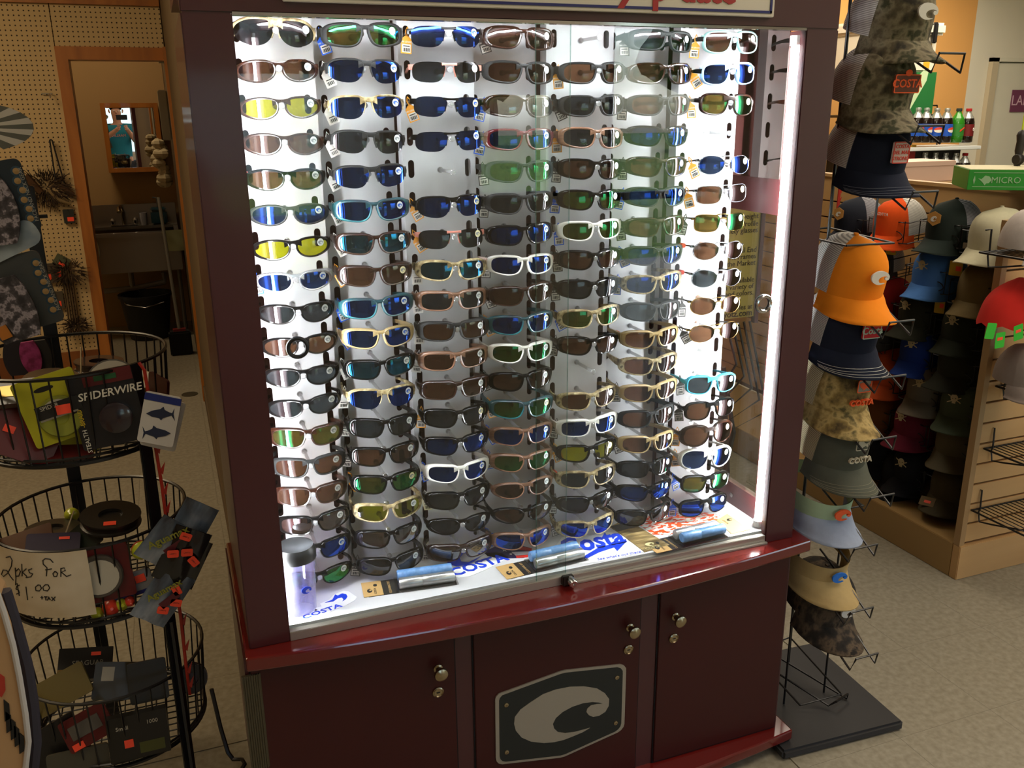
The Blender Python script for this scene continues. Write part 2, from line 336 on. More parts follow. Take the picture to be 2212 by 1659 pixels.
# ------------------------------------------------------------------ display case
H0 = 1.665; RS = .06
case = thing('display_case', 'tall dark cherry wood lit glass sunglasses display cabinet with bowed ledge', 'display cabinet', (0, 0, 0))
FZ = .604
box('base_box', (-.615, -.1, .055), (.62, .37, .565), maroon, case)
def bow(z0, z1, ymid, yend, x0, x1, yb, name, m, bev=.004):
    pts = []
    for i in range(25):
        t = i/24; x = x0+(x1-x0)*t; pts.append((x, yend+(ymid-yend)*(1-(2*t-1)**2)))
    poly = [(x0, yb)]+pts+[(x1, yb)]
    mm = M(); n = len(poly); mm.add([(x, y, z0) for x, y in poly]+[(x, y, z1) for x, y in poly], [tuple(range(n)), tuple(range(n, 2*n))]+[(i, (i+1) % n, n+(i+1) % n, n+i) for i in range(n)])
    o = mm.build(name, m, case)
    bv = o.modifiers.new('bevel', 'BEVEL'); bv.width = bev; bv.segments = 2; bv.limit_method = 'ANGLE'; return o
bow(.55, .579, -.172, -.128, -.612, .652, .37, 'ledge', maroon_l)
bow(.030, .058, -.17, -.128, -.612, .652, .37, 'plinth', maroon_l)
box('stile', (-.602, -.1, .579), (-.527, -.08, 1.68), maroon, case, .002)
box('stile', (.543, -.1, .579), (.62, -.08, 1.68), maroon, case, .002)
box('header', (-.602, -.1, 1.68), (.62, -.08, 2.25), maroon, case, .002)
box('top_box', (-.602, -.08, 1.722), (.62, .36, 2.25), maroon, case)
box('side_panel', (-.602, -.08, .579), (-.585, .36, 1.68), maroon, case)
for lo, hi in (((-.08, .579), (.36, .66)), ((-.08, 1.315), (.36, 1.68)), ((.165, .66), (.19, 1.315)), ((-.08, .66), (-.03, 1.315))):
    box('side_panel', (.56, lo[0], lo[1]), (.577, hi[0], hi[1]), maroon, case)
box('side_glass', (.566, -.03, .66), (.570, .165, 1.315), glass, case)
box('side_mirror', (.5575, -.03, 1.39), (.56, .165, 1.7), glassy('smoked_mirror', (0, 0, 0), (.72, .64, .6), base=1), case)
box('back_panel', (-.585, .165, .579), (.56, .18, 1.75), maroon_d, case)
box('inner_ceiling', (-.585, -.06, 1.71), (.56, .165, 1.72), maroon_d, case)
shelf_m = mat('shelf_laminate', 'd4d4d6', .35, vary=.03, scale=20)
box('shelf_floor', (-.585, -.085, .579), (.56, .165, FZ), shelf_m, case)
for x, y in ((-.47, -.05), (.06, -.055), (.50, .09), (-.30, -.045)): M().lathe([(.003, 0), (.003, .0015), (0, .002)], 8).build('screw', chrome, case, loc=(x, y, FZ))
M().lathe([(.006, 0), (.006, .003), (0, .004)], 10).build('screw', chrome, case, loc=(.56, .06, .63), rot=(0, -pi/2, 0))
box('glass_track', (-.527, -.1, .579), (.543, -.082, .598), alu, case, .001)
box('track_lip', (.06, -.108, .579), (.545, -.1, .584), alu, case, .0008)
box('top_track', (-.527, -.1, 1.677), (.543, -.082, 1.683), chrome, case)
edge = glassy('glass_edge', (.62, .8, .76), (.8, 1, .95), base=.15)
p = box('glass_pane', (-.527, -.0905, .597), (.046, -.0865, 1.68), glass, case)
box('polished_edge', (.046, -.0905, .597), (.0466, -.0865, 1.68), edge, p)
def ring(x, z, y, par, m):
    M().tube([(x+.0165*cos(2*pi*k/24), y, z+.0165*sin(2*pi*k/24)) for k in range(24)], .0038, 8, closed=True).build('finger_ring', m, par, smooth=True)
ring(-.469, 1.144, -.092, p, black)
p = box('glass_pane', (-.023, -.0975, .597), (.543, -.0935, 1.68), glass, case)
box('polished_edge', (-.0236, -.0975, .597), (-.023, -.0935, 1.68), edge, p)
ring(.492, 1.142, -.099, p, chrome)
ring(.492, 1.142, -.0945, p, black)
lk = box('lock', (.03, -.112, .582), (.056, -.1, .603), mat('dark_steel', '4a4540', .3, .9), case, .002)
M().lathe([(.009, 0), (.009, .02), (.0075, .022), (.003, .022), (.003, .018), (0, .018)], 16).build('lock_barrel', chrome, lk, True, (.047, -.11, .594), (Rd(90), 0, 0))
# LED tubes
led = emitter('led', (.93, .97, 1.0), LED_POWER)
def led_tube(x, y, z0, z1):
    o = M().tube([(0, 0, 0), (0, 0, z1-z0)], .0085, 10).build('led_tube', led, case, loc=(x, y, z0))
    M().tube([(0, 0, z1-z0), (0, 0, z1-z0+.018)], .0115, 12).build('end_cap', white, o)
    M().tube([(0, 0, -.015), (0, 0, 0)], .0115, 12).build('end_cap', white, o)
led_tube(.546, -.066, .622, 1.652); led_tube(-.553, -.066, .622, 1.652)
box('led_strip', (-.52, -.075, 1.698), (.53, -.055, 1.702), emitter('led_strip', (.93, .97, 1.0), LED_POWER*.5), case)
# panels with slots and a hole for every peg
alu_p = ramp_mat('brushed_panel', [(.25, 'c6c7ca'), (.5, 'd6d7d9'), (.75, 'e2e3e4')], 9, .38, 9, (1, 1, .7), metal=.0, dist=.6)
peg_c = glassy('clear_acrylic', (.9, .9, .9), ior=1.5, base=.1, rough=.08, body=((.75, .77, .8), .25))
def slot(cx, top, bot, hw=.006, n=6):
    return [(cx+hw*cos(pi*k/n), top-hw+hw*sin(pi*k/n)) for k in range(n+1)]+[(cx-hw*cos(pi*k/n), bot+hw-hw*sin(pi*k/n)) for k in range(n+1)]
hw = .0735; pm = M()
for r in range(18):
    z = -r*RS; top = .045 if r == 0 else .03; bot = -.041 if r == 17 else -.03
    pm.prism([(-hw, bot+z), (hw, bot+z), (hw, top+z), (-hw, top+z)], 0, .0015, holes=[slot(-.057, .020+z, -.014+z), slot(.057, .020+z, -.014+z),
             [(.0045*cos(2*pi*k/10), z+.0045*sin(2*pi*k/10)) for k in range(10)]])
pm.box((-hw, .0015, -17*RS-.041), (-hw+.0015, .03, .045)).box((hw-.0015, .0015, -17*RS-.041), (hw, .03, .045))
panel_me = pm.mesh('display_panel')
COLX = [-.4505, -.2999, -.1491, -.0048, .1484, .2972, .4501]
def PY(c): return .088 if c % 2 == 0 else .125
def peg_mesh(l):
    return M().tube([(0, 0, 0), (0, -l+.003, 0), (0, -l+.0025, 0), (0, -l, 0)], [.0035, .0035, .0056, .0056], 12).lathe([(.0056, 0), (.0045, .0012), (0, .0018)], 12, Matrix.Translation((0, -l, 0)) @ Matrix.Rotation(Rd(90), 4, 'X')).lathe([(.006, 0), (.006, .002), (.0035, .002)], 12, Matrix.Rotation(Rd(90), 4, 'X')).mesh('peg', True)
pegs = [peg_mesh(.086), peg_mesh(.086)]
for c in range(7):
    pn = link('display_panel', panel_me, alu_p, case, (COLX[c], PY(c), H0))
    for r in range(18): link('peg', pegs[c % 2], peg_c, pn, (0, 0, -r*RS))
# header sign
sg = box('header_sign', (-.45, -.109, 1.698), (.458, -.1, 2.0), mat('sign_face', 'd8cfc0', .5), case, .001)
sm = M(); 
for lo, hi in (((-.444, 1.704), (.452, 1.7085)), ((.4475, 1.704), (.452, 2.0)), ((-.444, 1.704), (-.4395, 2.0))): sm.box((lo[0], -.1105, lo[1]), (hi[0], -.109, hi[1]))
sm.build('blue_border', mat('navy_print', '1c1c66', .5), sg)
redl = mat('red_print', 'a51c1c', .5)
for s_, px, zb, sz in (('y', 1359, .012, .075), ('p', 1428, .005, .075), ('uate', 1530, .0, .068)):
    text(s_, sz, redl, sg, (at(px, 5, y=-.11).x, -.11, 1.7335+{'y': .0055, 'p': .003, 'uate': .0}[s_]+.007), shear=.25 if s_ == 'y' else 0, off=.03)
# doors
gap = mat('door_gap', '0c0405', .8)
for x0, x1, kx, kz in ((-.605, -.2085, -.244, .440), (-.167, .2215, .195, .432), (.270, .612, .310, .433)):
    dr = box('door', (x0, -.106, .062), (x1, -.1, .545), mat('door_cherry', '3c0f0d', .4, vary=.15, scale=5, spec=.35), case, .0012)
    box('shadow_gap', (x0-.0028, -.1025, .058), (x1+.0028, -.1, .549), gap, dr)
    k = M().lathe([(.0095, 0), (.0095, .002), (.006, .004), (.005, .012), (.011, .017), (.0145, .021), (.0135, .026), (.008, .029), (0, .03)], 20).build('knob', brass, dr, True, (kx, -.106, kz+.011), (Rd(90), 0, 0))
    kk = M().lathe([(.0118, 0), (.0118, .003), (.0095, .0045), (.008, .003), (0, .003)], 20).build('keyhole', brass, dr, True, (kx-.002, -.106, kz-.044), (Rd(90), 0, 0))
    M().box((-.0035, -.0042, -.0008), (.0035, -.0028, .0008)).build('key_slot', black, dr, loc=(kx-.002, -.106, kz-.044))
    if x0 == -.167:
        PL = [(-.123,.345),(-.121,.3515),(-.115,.357),(.028,.3755),(.040,.3755),(.173,.356),(.182,.351),(.1875,.343),(.188,.335),(.188,.196),(.186,.188),(.180,.181),(.172,.177),(.040,.152),(.028,.152),(-.109,.177),(-.117,.181),(-.122,.188),(-.1235,.197)]
        c0 = V((.0325, .264))
        pl = M().prism(PL, -.109, -.106).build('emblem_plate', mat('silver_plate', 'a79f90', .45, .5), dr)
        M().prism([tuple(c0+(V(q_)-c0)*.945) for q_ in PL], -.1096, -.109).build('emblem_field', mat('emblem_black', '191c17', .6), dr)
        wave_logo(.228, mat('silver_plate', 'a79f90'), dr, (.0325, -.1096, .266), zs=1.0, name='emblem_mark')
        for rx, rz in ((-.0985, .326), (.165, .325), (.165, .205), (-.099, .206)):
            M().lathe([(.0055, 0), (.005, .0015), (.002, .0022), (.0018, .001), (0, .001)], 12).build('rivet', brass, dr, True, (rx, -.1096, rz), (Rd(90), 0, 0))
# ------------------------------------------------------------------ sunglasses
# style: outline half width, half height, exponent, tilt, taper, skew, eye centre x, wrap radius, rim top/bottom/outer/nose, rim thickness
ST = dict(
 O=dict(a=.0290, b=.0152, n=2.25, rot=.05, tap=.12, sk=.05, ex=.0335, R=.100, w=(.0038, .0032, .0072, .0036), d=.0038, th=.013),
 R=dict(a=.0285, b=.0164, n=3.1, rot=.07, tap=.08, sk=.16, ex=.0333, R=.100, w=(.0044, .0032, .0090, .0042), d=.0045, th=.018),
 B=dict(a=.0288, b=.0158, n=3.6, rot=.02, tap=.02, sk=.10, ex=.0338, R=.108, w=(.0052, .0032, .0100, .0046), d=.0045, th=.017),
 H=dict(a=.0290, b=.0184, n=2.9, rot=.06, tap=.10, sk=.15, ex=.0335, R=.100, w=(.0036, .0004, .0040, .0022), d=.004, th=.012),
 N=dict(a=.0285, b=.0178, n=3.2, rot=.05, tap=.05, sk=.10, ex=.0345, R=.105, w=(0, 0, 0, 0), d=.002, th=.007),
 S=dict(a=.0320, b=.0205, n=2.3, rot=.05, tap=.15, sk=.05, ex=.0330, R=.092, w=(.0050, .0003, .0040, .0010), d=.004, th=.013),
 A=dict(a=.0275, b=.0185, n=2.2, rot=.10, tap=-.02, sk=-.18, ex=.0330, R=.150, w=(.0010, .0010, .0010, .0010), d=.001, th=.005),
 P=dict(a=.0270, b=.0178, n=3.6, rot=.03, tap=.0, sk=.08, ex=.0330, R=.140, w=(.0011, .0011, .0011, .0011), d=.001, th=.005),
 Q=dict(a=.0262, b=.0185, n=3.2, rot=.03, tap=.06, sk=.08, ex=.0325, R=.150, w=(.0042, .0026, .0045, .0034), d=.004, th=.011),
 W=dict(a=.0285, b=.0220, n=2.4, rot=.05, tap=.05, sk=.05, ex=.0335, R=.130, w=(.0045, .0040, .0080, .0030), d=.004, th=.012),
)
for s_ in ST.values(): s_['ex'] += .0028; s_['a'] -= .0014
NP = 32; EZ = -.0045
def surf(x, z, R, off=0.):
    return V((x, R-math.sqrt(max(R*R-x*x, 1e-6))+(z+.005)**2/(2*.11)-off, z))
def eye_outline(s): return [(s['ex']+x, EZ+z) for x, z in superell(s['a'], s['b'], s['n'], NP, s['rot'], s['tap'], s['sk']*.3, .30 if s['d'] > .0015 else .22)]
def outer_of(s, o, dx=0):
    out = []
    for i, (x, z) in enumerate(o):
        p0, p1 = o[i-1], o[(i+1) % len(o)]; tx, tz = p1[0]-p0[0], p1[1]-p0[1]; l = math.hypot(tx, tz) or 1; nx, nz = tz/l, -tx/l
        wt, wb, wo, wn = s['w']; w = (wt if nz > 0 else wb)*nz*nz+(wo if nx > 0 else wn)*nx*nx
        out.append((x+nx*w, z+nz*w))
    return out
GM = {}
def glasses_meshes(k):
    if k in GM: return GM[k]
    s = ST[k]; R = s['R']; o = eye_outline(s); ou = outer_of(s, o); d = s['d']; lens = []; fr = M()
    for sg_ in (1, -1):
        m = M(); rings = (1., .92, .7, .4)
        cx, cz = s['ex'], EZ; vs = []
        for q in rings: vs += [surf(sg_*(cx+(x-cx)*q), cz+(z-cz)*q, R, .0008) for x, z in o]
        vs.append(surf(sg_*cx, cz, R, .0008)); fs = [(a*NP+i, a*NP+(i+1) % NP, (a+1)*NP+(i+1) % NP, (a+1)*NP+i) for a in range(len(rings)-1) for i in range(NP)]
        fs += [(len(rings)*NP-NP+i, len(rings)*NP-NP+(i+1) % NP, len(rings)*NP) for i in range(NP)]
        lens.append(m.add(vs, fs).mesh('lens', 80))
        if k != 'N':
            vs = []
            for (x, z), (X, Z) in zip(o, ou):
                mxx, mz = (x+X)/2, (z+Z)/2
                vs += [surf(sg_*x, z, R, .0012), surf(sg_*mxx, mz, R, .0012+d*.28), surf(sg_*X, Z, R, .0004), surf(sg_*X, Z, R, -d), surf(sg_*x, z, R, -d*.8)]
            sel = range(NP)
            if k in ('H', 'S'): sel = [i for i in range(NP) if ou[i][1]-EZ > -.004 or ou[(i+1) % NP][1]-EZ > -.004]
            fr.add(vs, [(i*5+j, ((i+1) % NP)*5+j, ((i+1) % NP)*5+(j+1) % 5, i*5+(j+1) % 5) for i in sel for j in range(5)])
    # bridge, end pieces, nose pads
    def bar(x0, x1, zt, zb, d_, n=6):
        vs = []; 
        for i in range(n+1):
            x = x0+(x1-x0)*i/n; t = abs(2*i/n-1)**2; top = zt[0]+(zt[1]-zt[0])*t; bot = zb[0]+(zb[1]-zb[0])*t
            vs += [surf(x, top, R, .001), surf(x, (top+bot)/2, R, .0012+d_*.3), surf(x, bot, R, .001), surf(x, bot, R, -d_), surf(x, top, R, -d_)]
        fr.add(vs, [(i*5+j, (i+1)*5+j, (i+1)*5+(j+1) % 5, i*5+(j+1) % 5) for i in range(n) for j in range(5)]+[(0, 1, 2, 3, 4), (n*5+4, n*5+3, n*5+2, n*5+1, n*5)])
    ix = s['ex']-s['a']
    if k in 'ORBHSQW':
        hgt = dict(O=(.0095, .0035), R=(.0105, .0042), B=(.0120, .005), H=(.013, .005), S=(.0175, .006), Q=(.013, .006), W=(.013, .006))[k]
        w_ = ix+.0065
        bar(-w_, w_, (hgt[0], hgt[0]+.0025), (hgt[1], hgt[1]-.0045), d)
    elif k == 'N': bar(-ix-.004, ix+.004, (.0105, .0115), (.007, .0065), .0016)
    else:
        fr.tube([surf(x, .004+.002*(1-(x/.008)**2), R) for x in (-.008, -.004, 0, .004, .008)], .0011, 6)
        fr.tube([surf(x, .0125+.0015*(1-(x/.016)**2), R) for x in (-.016, -.008, 0, .008, .016)], .0011, 6)
    for sg_ in (1, -1):
        if k in 'NHAPS':
            fr.add(*_pad(sg_, s, R))
        xe = s['ex']+s['a']+s['w'][2]*.7; ze = .005
        if k not in 'OR': fr.add(*_end(sg_, s, R, ze))
    frame = fr.mesh('frame', 50)
    tm = []
    for sg_ in (1, -1):
        for yb in (.096, .133):
            xe = s['ex']+s['a']+s['w'][2]*.75; p0 = surf(xe, .004, R); h = s['th']; t = .0018 if k not in 'AP' else .0011
            P = [(0., xe-.0006, .0, h*1.0), (.18, xe+.0012, .001, h*.92), (.45, xe-.0005, .001, h*.62), (.78, (xe+.057)/2-.001, -.001, h*.5), (1., .057, -.004, h*.5)]
            if k in 'AP': P = [(0., xe, .004, .004), (.12, xe+.0005, .003, .004), (.5, (xe+.057)/2, .001, .003), (.7, .0575, -.001, .005), (1., .057, -.004, .006)]
            m = M(); vs = []
            for f, x, z, hh in P:
                y = p0.y-.001+(yb-p0.y)*f; zc = z+.003
                vs += [(sg_*(x+t), y, zc+hh*.35), (sg_*(x+t*1.5), y, zc), (sg_*(x+t), y, zc-hh*.5), (sg_*(x-t), y, zc-hh*.5), (sg_*(x-t*1.2), y, zc), (sg_*(x-t), y, zc+hh*.35)]
            n_ = len(P); m.add(vs, [(i*6+j, (i+1)*6+j, (i+1)*6+(j+1) % 6, i*6+(j+1) % 6) for i in range(n_-1) for j in range(6)]+[(0, 1, 2, 3, 4, 5), tuple(n_*6-6+j for j in range(6))[::-1]])
            tm.append(m.mesh('temple', 50))
    # round brand sticker on the lens upper outer corner
    st = M(); cx, cz = s['ex']+s['a']*.52, EZ+s['b']*.42; r = .0068
    pts = [(cx, cz)]+[(cx+r*cos(2*pi*i/14)*.95, cz+r*sin(2*pi*i/14)) for i in range(14)]
    st.add([surf(x, z, R, .0016) for x, z in pts], [(0, 1+i, 1+(i+1) % 14) for i in range(14)])
    st = st.mesh('lens_sticker'); mk = M()
    wv = [(cx+x*.0095, cz+z*.0105) for x, z in WAVE]
    tri = tessellate_polygon([[V((p[0], p[1], 0)) for p in wv]])
    mk.add([surf(x, z, R, .0019) for x, z in wv], [tuple(t) for t in tri]); mk = mk.mesh('sticker_mark')
    GM[k] = (frame, lens, tm, st, mk); return GM[k]
def _pad(sg_, s, R):
    x = s['ex']-s['a']; vs = []
    for xx, z in ((x-.0035, .004), (x+.001, .005), (x+.0035, -.012), (x+.0005, -.013)):
        p = surf(sg_*xx, z, R); vs += [p, p+V((0, .004, 0))]
    return vs, [(0, 2, 4, 6), (1, 7, 5, 3), (0, 1, 3, 2), (2, 3, 5, 4), (4, 5, 7, 6), (6, 7, 1, 0)]
def _end(sg_, s, R, z):
    x = s['ex']+s['a']; w = max(.005, s['w'][2]*.8); h = .0045 if s['d'] > .0015 else .0018; vs = []
    for xx, zz in ((x-.004, z-h), (x+w, z-h), (x+w, z+h), (x-.004, z+h)):
        p = surf(sg_*xx, zz, R, -.0002); vs += [p, p+V((0, .004, 0))]
    return vs, [(0, 2, 4, 6), (1, 7, 5, 3), (0, 1, 3, 2), (2, 3, 5, 4), (4, 5, 7, 6), (6, 7, 1, 0)]
tort = ramp_mat('tortoise', [(.3, '160904'), (.55, '2c130a'), (.75, '40200f')], 90, .25, 3, coat=.15)
camo = ramp_mat('camo_khaki', [(.3, '4a3d28'), (.45, '8d7a52'), (.6, 'c2b288'), (.75, '5b5338')], 70, .5, 3)
woodf = ramp_mat('wood_print', [(.2, '5a3a2a'), (.5, '86604a'), (.8, '472e20')], 60, .35, 3, (.3, 1, 3), coat=.4)
fadeT = ramp_mat('teal_fade', [(.3, '1c2430'), (.6, '12525c'), (.8, '1a7f86')], 22, .35, 1, coat=.3)
FRM = dict(k=(mat('gloss_black', '0a0a0b', .09, spec=.2), 'black'), g=(mat('matte_grey', '1f2021', .55, spec=.25), 'matte grey'), t=(tort, 'tortoise brown'),
 w=(mat('gloss_white', 'e9e7e0', .25, coat=.4), 'white'), c=(camo, 'khaki camouflage'), n=(fadeT, 'navy and teal'), s=(mat('silver_frame', 'c3c7cc', .25, .8), 'silver'),
 m=(mat('champagne_crystal', 'b49c6e', .15, coat=.6), 'champagne crystal'), b=(woodf, 'wood-grain brown'), p=(mat('pink_salmon', 'd98b7c', .4), 'salmon pink'),
 l=(mat('turquoise', '3fb3d0', .3, coat=.4), 'turquoise'), a=(mat('aqua_grey', '8fbdb8', .35), 'aqua grey'), d=(mat('gold_wire', 'd6b56a', .2, 1.), 'gold wire'),
 v=(mat('burgundy', '5c1620', .25, coat=.4), 'burgundy'), i=(mat('ice_blue', '9fc4ec', .2, coat=.5), 'ice blue'))
LNS = dict(
 G=(glassy('lens_grey', (.045, .055, .060), (.8, .8, .85), 1.55, .02), 'grey'),
 C=(glassy('lens_copper', (.125, .058, .030), (.85, .8, .8), 1.55, .02), 'copper brown'),
 Y=(glassy('lens_yellow', (.42, .40, .012), (.9, .9, .8), 1.55, .02), 'yellow'),
 B=(glassy('lens_blue', (.022, .035, .060), (.04, .16, 1.), 1.9, .16), 'blue mirrored'),
 E=(glassy('lens_green', (.13, .075, .018), (.08, 1., .38), 1.8, .06), 'green mirrored'),
 T=(glassy('lens_teal', (.035, .050, .048), (.05, .50, 1.), 1.9, .13), 'blue-green mirrored'),
 M=(glassy('lens_silver', (.12, .07, .045), (.75, .8, .9), 1.9, .10), 'silver mirrored'))
SN = dict(O='oval wraparound sunglasses', R='wraparound sport sunglasses', B='wide flat-top sunglasses', H='half-rim sport sunglasses', N='rimless sport sunglasses', S='large shield sunglasses',
 A='metal aviator sunglasses', P='square metal sunglasses', Q='square sunglasses', W='oversized round sunglasses')
TG = dict(o=(mat('tag_orange', 'f0a020', .5), 'orange'), b=(mat('tag_blue', '1560e0', .5), 'blue'), k=(mat('tag_black', '3a3834', .5), 'black'), w=(mat('tag_white', 'd6d4ce', .5), 'white'), r=(mat('tag_red', 'e23a1c', .5), 'red'))
ORD = 'top second third fourth fifth sixth seventh eighth ninth tenth eleventh twelfth thirteenth fourteenth fifteenth sixteenth seventeenth bottom'.split()
CN = ['far left column', 'second column', 'third column', 'middle column', 'fifth column', 'sixth column', 'far right column']
DATA = ['ScG OtC OtY OtC OkCr OgB OkY OsBb OkG OkC OkG OkG RtE RgC RtC RkM RkB OkE',
 'RgEb HgBw HcBw HgGw HgBw RnBw RtTw RtCo RnBb RmBb RkTw HcBw RkGk RkCk RkEo RcY RkM RkGk',
 'NkBo NpG NkBo NkB - HkBo NpGo RcTw BbGw BgCw BbCw BtC RkGo RkB RwBb RkGw OkG BtMw',
 'RtCk RgC RtMb RvBb RgEk RgGk RkB RwBk RtCk RnBo RwE RkCk RnEo RbBb RbEb ObC OkC RbBb',
 '- RgCo RgGk RbGo RkCk RkEb RwEb RkCk RkGk RcEb RkCk - RcC BwBk RkYo RcGr RkGk RcBk',
 'BgGk RtC RgCk RkB RtCk RgBb RtCk RgBb RcBb RgG RmCr RcC RmCk RgC RmCk RkG RkBk RkG',
 'QaCo QiBo QtEo - AsBo PsCo PdEk AsCr AsGr AdCk AdCk - QlGk QkCk WtCo WwBo QkEb QkBb']
card_me = M().prism([(-.010, -.034), (.010, -.034), (.010, -.010), (.003, -.004), (-.003, -.004), (-.010, -.010)], -.0006, 0).tube([(0, .0, -.006), (-.002, .001, .004), (.0015, .003, .011), (.0045, .002, .004), (.001, .0, -.005)], .0011, 5).mesh('price_tag')
lab_me = M().box((-.008, -.0009, -.032), (.008, -.0006, -.018)).mesh('tag_label')
lines_me = M().box((-.006, -.0011, -.0225), (.006, -.0009, -.0205)).mesh('tag_print')
bars = M(); 
for i in range(8): bars.box((-.006+i*.0016, -.0011, -.0305), (-.006+i*.0016+.0007*(1+i % 2), -.0009, -.0245))
bars.box((-.006, -.0011, -.0222), (.006, -.0009, -.0205)); bars = bars.mesh('tag_print')
stick_w = mat('sticker_white', 'dfe3e2', .35); stick_y = mat('sticker_cream', 'efe6b8', .35); mark_m = mat('sticker_grey', '8e9496', .4)
used_labels = {}
rnd = random.Random(11)
FEATS = {}
for c, row in enumerate(DATA):
    for r, code in enumerate(row.split()):
        if code == '-': continue
        k, f, l = code[:3]; tg = code[3:] ; fm_, fn = FRM[f]; lm_, lnn = LNS[l]
        frame, lens, tm, st, mk = glasses_meshes(k)
        x, z = COLX[c], H0-r*RS
        lab = '%s %s with %s lenses, %s in the %s' % (fn, SN[k], lnn, ORD[r], CN[c])
        t = thing('sunglasses', lab, 'sunglasses', (x, .004+rnd.uniform(-.002, .002), z+.0006), (rnd.uniform(-.05, .02), rnd.uniform(-.035, .035), rnd.uniform(-.03, .03)), 'sunglasses on the lit display panels')
        link('frame', frame, fm_, t)
        for me in lens: link('lens', me, lm_, t)
        tmat = fm_
        if k in 'AP': tmat = FRM['k' if f == 's' else 't'][0]
        if code[:3] == 'QaC': tmat = FRM['g'][0]
        if code[:3] == 'QiB': tmat = FRM['k'][0]
        if code[:3] == 'RwB' and c == 3: tmat = mat('pale_pink', 'e2c3bb', .4)
        e = 0 if c % 2 == 0 else 1
        for q in (0, 1): link('temple', tm[q*2+e], tmat, t)
        s_ = link('lens_sticker', st, stick_y if tg == 'o' else stick_w, t); link('sticker_mark', mk, mark_m if l not in 'B' else mat('sticker_blue', '2a62c8', .4), s_)
        if tg == 'r':
            M().tube([(-.0665, .045, .004), (-.0645, .060, .003)], .005, 8).build('price_tag', TG['r'][0], t)
        elif tg:
            yy = rnd.uniform(.040, .062) if c in (0, 1, 3, 5) else rnd.uniform(.034, .05)
            pt = link('price_tag', card_me, TG[tg][0], t, (-.0675, yy, .002), (rnd.uniform(-.15, .15), rnd.uniform(-.55, .25), rnd.uniform(-.7, .1)))
            link('tag_label', lab_me, paper, pt); link('tag_print', bars, black, pt)
            link('tag_lettering', text_mesh('580 LENSES', .0042, .0001), white, pt, (0, -.0008, -.0142), (Rd(90), 0, 0))
# ------------------------------------------------------------------ things on the shelf floor
def on_shelf(u, v, dz=0.): p = at(u, v, z=FZ+dz); p.z = FZ+dz; return p
def decal(name, label, pts, m, cat='sticker', th=.0006, group=None, dz=0.):
    "flat cut-out lying on the shelf: outline given by points of its rim"
    P = [on_shelf(u, v, dz) for u, v in pts]; c = sum(P, V())/len(P)
    poly = [(p.x-c.x, p.y-c.y) for p in P]; tri = tessellate_polygon([[V((a_, b_, 0)) for a_, b_ in poly]]); n_ = len(poly)
    mm = M().add([(a_, b_, 0) for a_, b_ in poly]+[(a_, b_, th) for a_, b_ in poly], [tuple(t)[::-1] for t in tri]+[tuple(i+n_ for i in t) for t in tri]+[(i, (i+1) % n_, n_+(i+1) % n_, n_+i) for i in range(n_)])
    t = thing(name, label, cat, c, group=group); mm.build('backing', m, t); return t, c
blue = mat('decal_blue', '0a3fe0', .4); dwhite = mat('decal_white', 'f2f2f2', .3)
def flat(parent, c, pts, m, name, z0, th=.0004, dz=0.):
    P = [on_shelf(u, v, dz) for u, v in pts]; poly = [(p.x-c.x, p.y-c.y) for p in P]; tri = tessellate_polygon([[V((a_, b_, 0)) for a_, b_ in poly]]); n_ = len(poly)
    return M().add([(a_, b_, z0) for a_, b_ in poly]+[(a_, b_, z0+th) for a_, b_ in poly], [tuple(t)[::-1] for t in tri]+[tuple(i+n_ for i in t) for t in tri]+[(i, (i+1) % n_, n_+(i+1) % n_, n_+i) for i in range(n_)]).build(name, m, parent)
def flat_text(parent, s, size, m, p0, p1, c, z0, shear=0., off=0., sy=1.):
    a_, b__ = on_shelf(*p0), on_shelf(*p1); mid = (a_+b__)/2-c; ang = math.atan2(b__.y-a_.y, b__.x-a_.x); me = text_mesh(s, 1., .02, shear, 1., off)
    w_ = max(v.co.x for v in me.vertices)-min(v.co.x for v in me.vertices); sc = (b__-a_).length/w_
    o = link('lettering', me, m, parent, (mid.x, mid.y, z0), (0, 0, ang)); o.scale = (sc, sc*sy, .01); return o
Z = lambda x, y: (560+x/5.185, 1080+y/5.185)
t, c = decal('sticker', 'white die-cut sticker with blue marlin over blue letters by the front left corner', [Z(*q) for q in ((680,1165),(780,1120),(840,1060),(940,1020),(1000,1025),(1095,1090),(1070,1125),(960,1190),(880,1215),(640,1330),(500,1350),(450,1335),(460,1290),(560,1230),(700,1195))], dwhite)
flat(t, c, [Z(*q) for q in ((735,1155),(820,1120),(850,1062),(880,1075),(930,1050),(975,1060),(988,1085),(970,1115),(930,1140),(945,1118),(925,1095),(880,1105),(830,1140))], blue, 'marlin_mark', .0006)
flat_text(t, 'COSTA', .02, blue, Z(485, 1325), Z(918, 1180), c, .0008, off=.02, sy=.8)
Z = lambda x, y: (900+x/5.185, 1080+y/5.185)
t, c = decal('sticker', 'long white sticker with block blue letters beside the left cleaning kit', [Z(*q) for q in ((350,795),(460,775),(640,700),(780,600),(930,585),(1030,645),(900,720),(760,790),(600,855),(470,872),(390,840))], dwhite)
flat_text(t, 'COSTA', .02, blue, Z(385, 830), Z(1000, 640), c, .0008, off=.03, sy=1.1)
t, c = decal('sticker', 'blue wave sticker partly under the bottom glasses of the third column', [Z(*q) for q in ((330,640),(440,560),(560,545),(600,580),(520,600),(480,650),(500,690),(580,700),(720,630),(640,690),(560,725),(440,742),(350,720))], blue, dz=.0015)
t, c = decal('sticker', 'stars and stripes oval sticker behind the middle cleaning kit', [Z(*q) for q in ((762,600),(800,560),(900,515),(1040,505),(1200,520),(1290,545),(1290,600),(1200,650),(1050,655),(880,650),(790,630))], mat('flag_navy', '1c1450', .5))
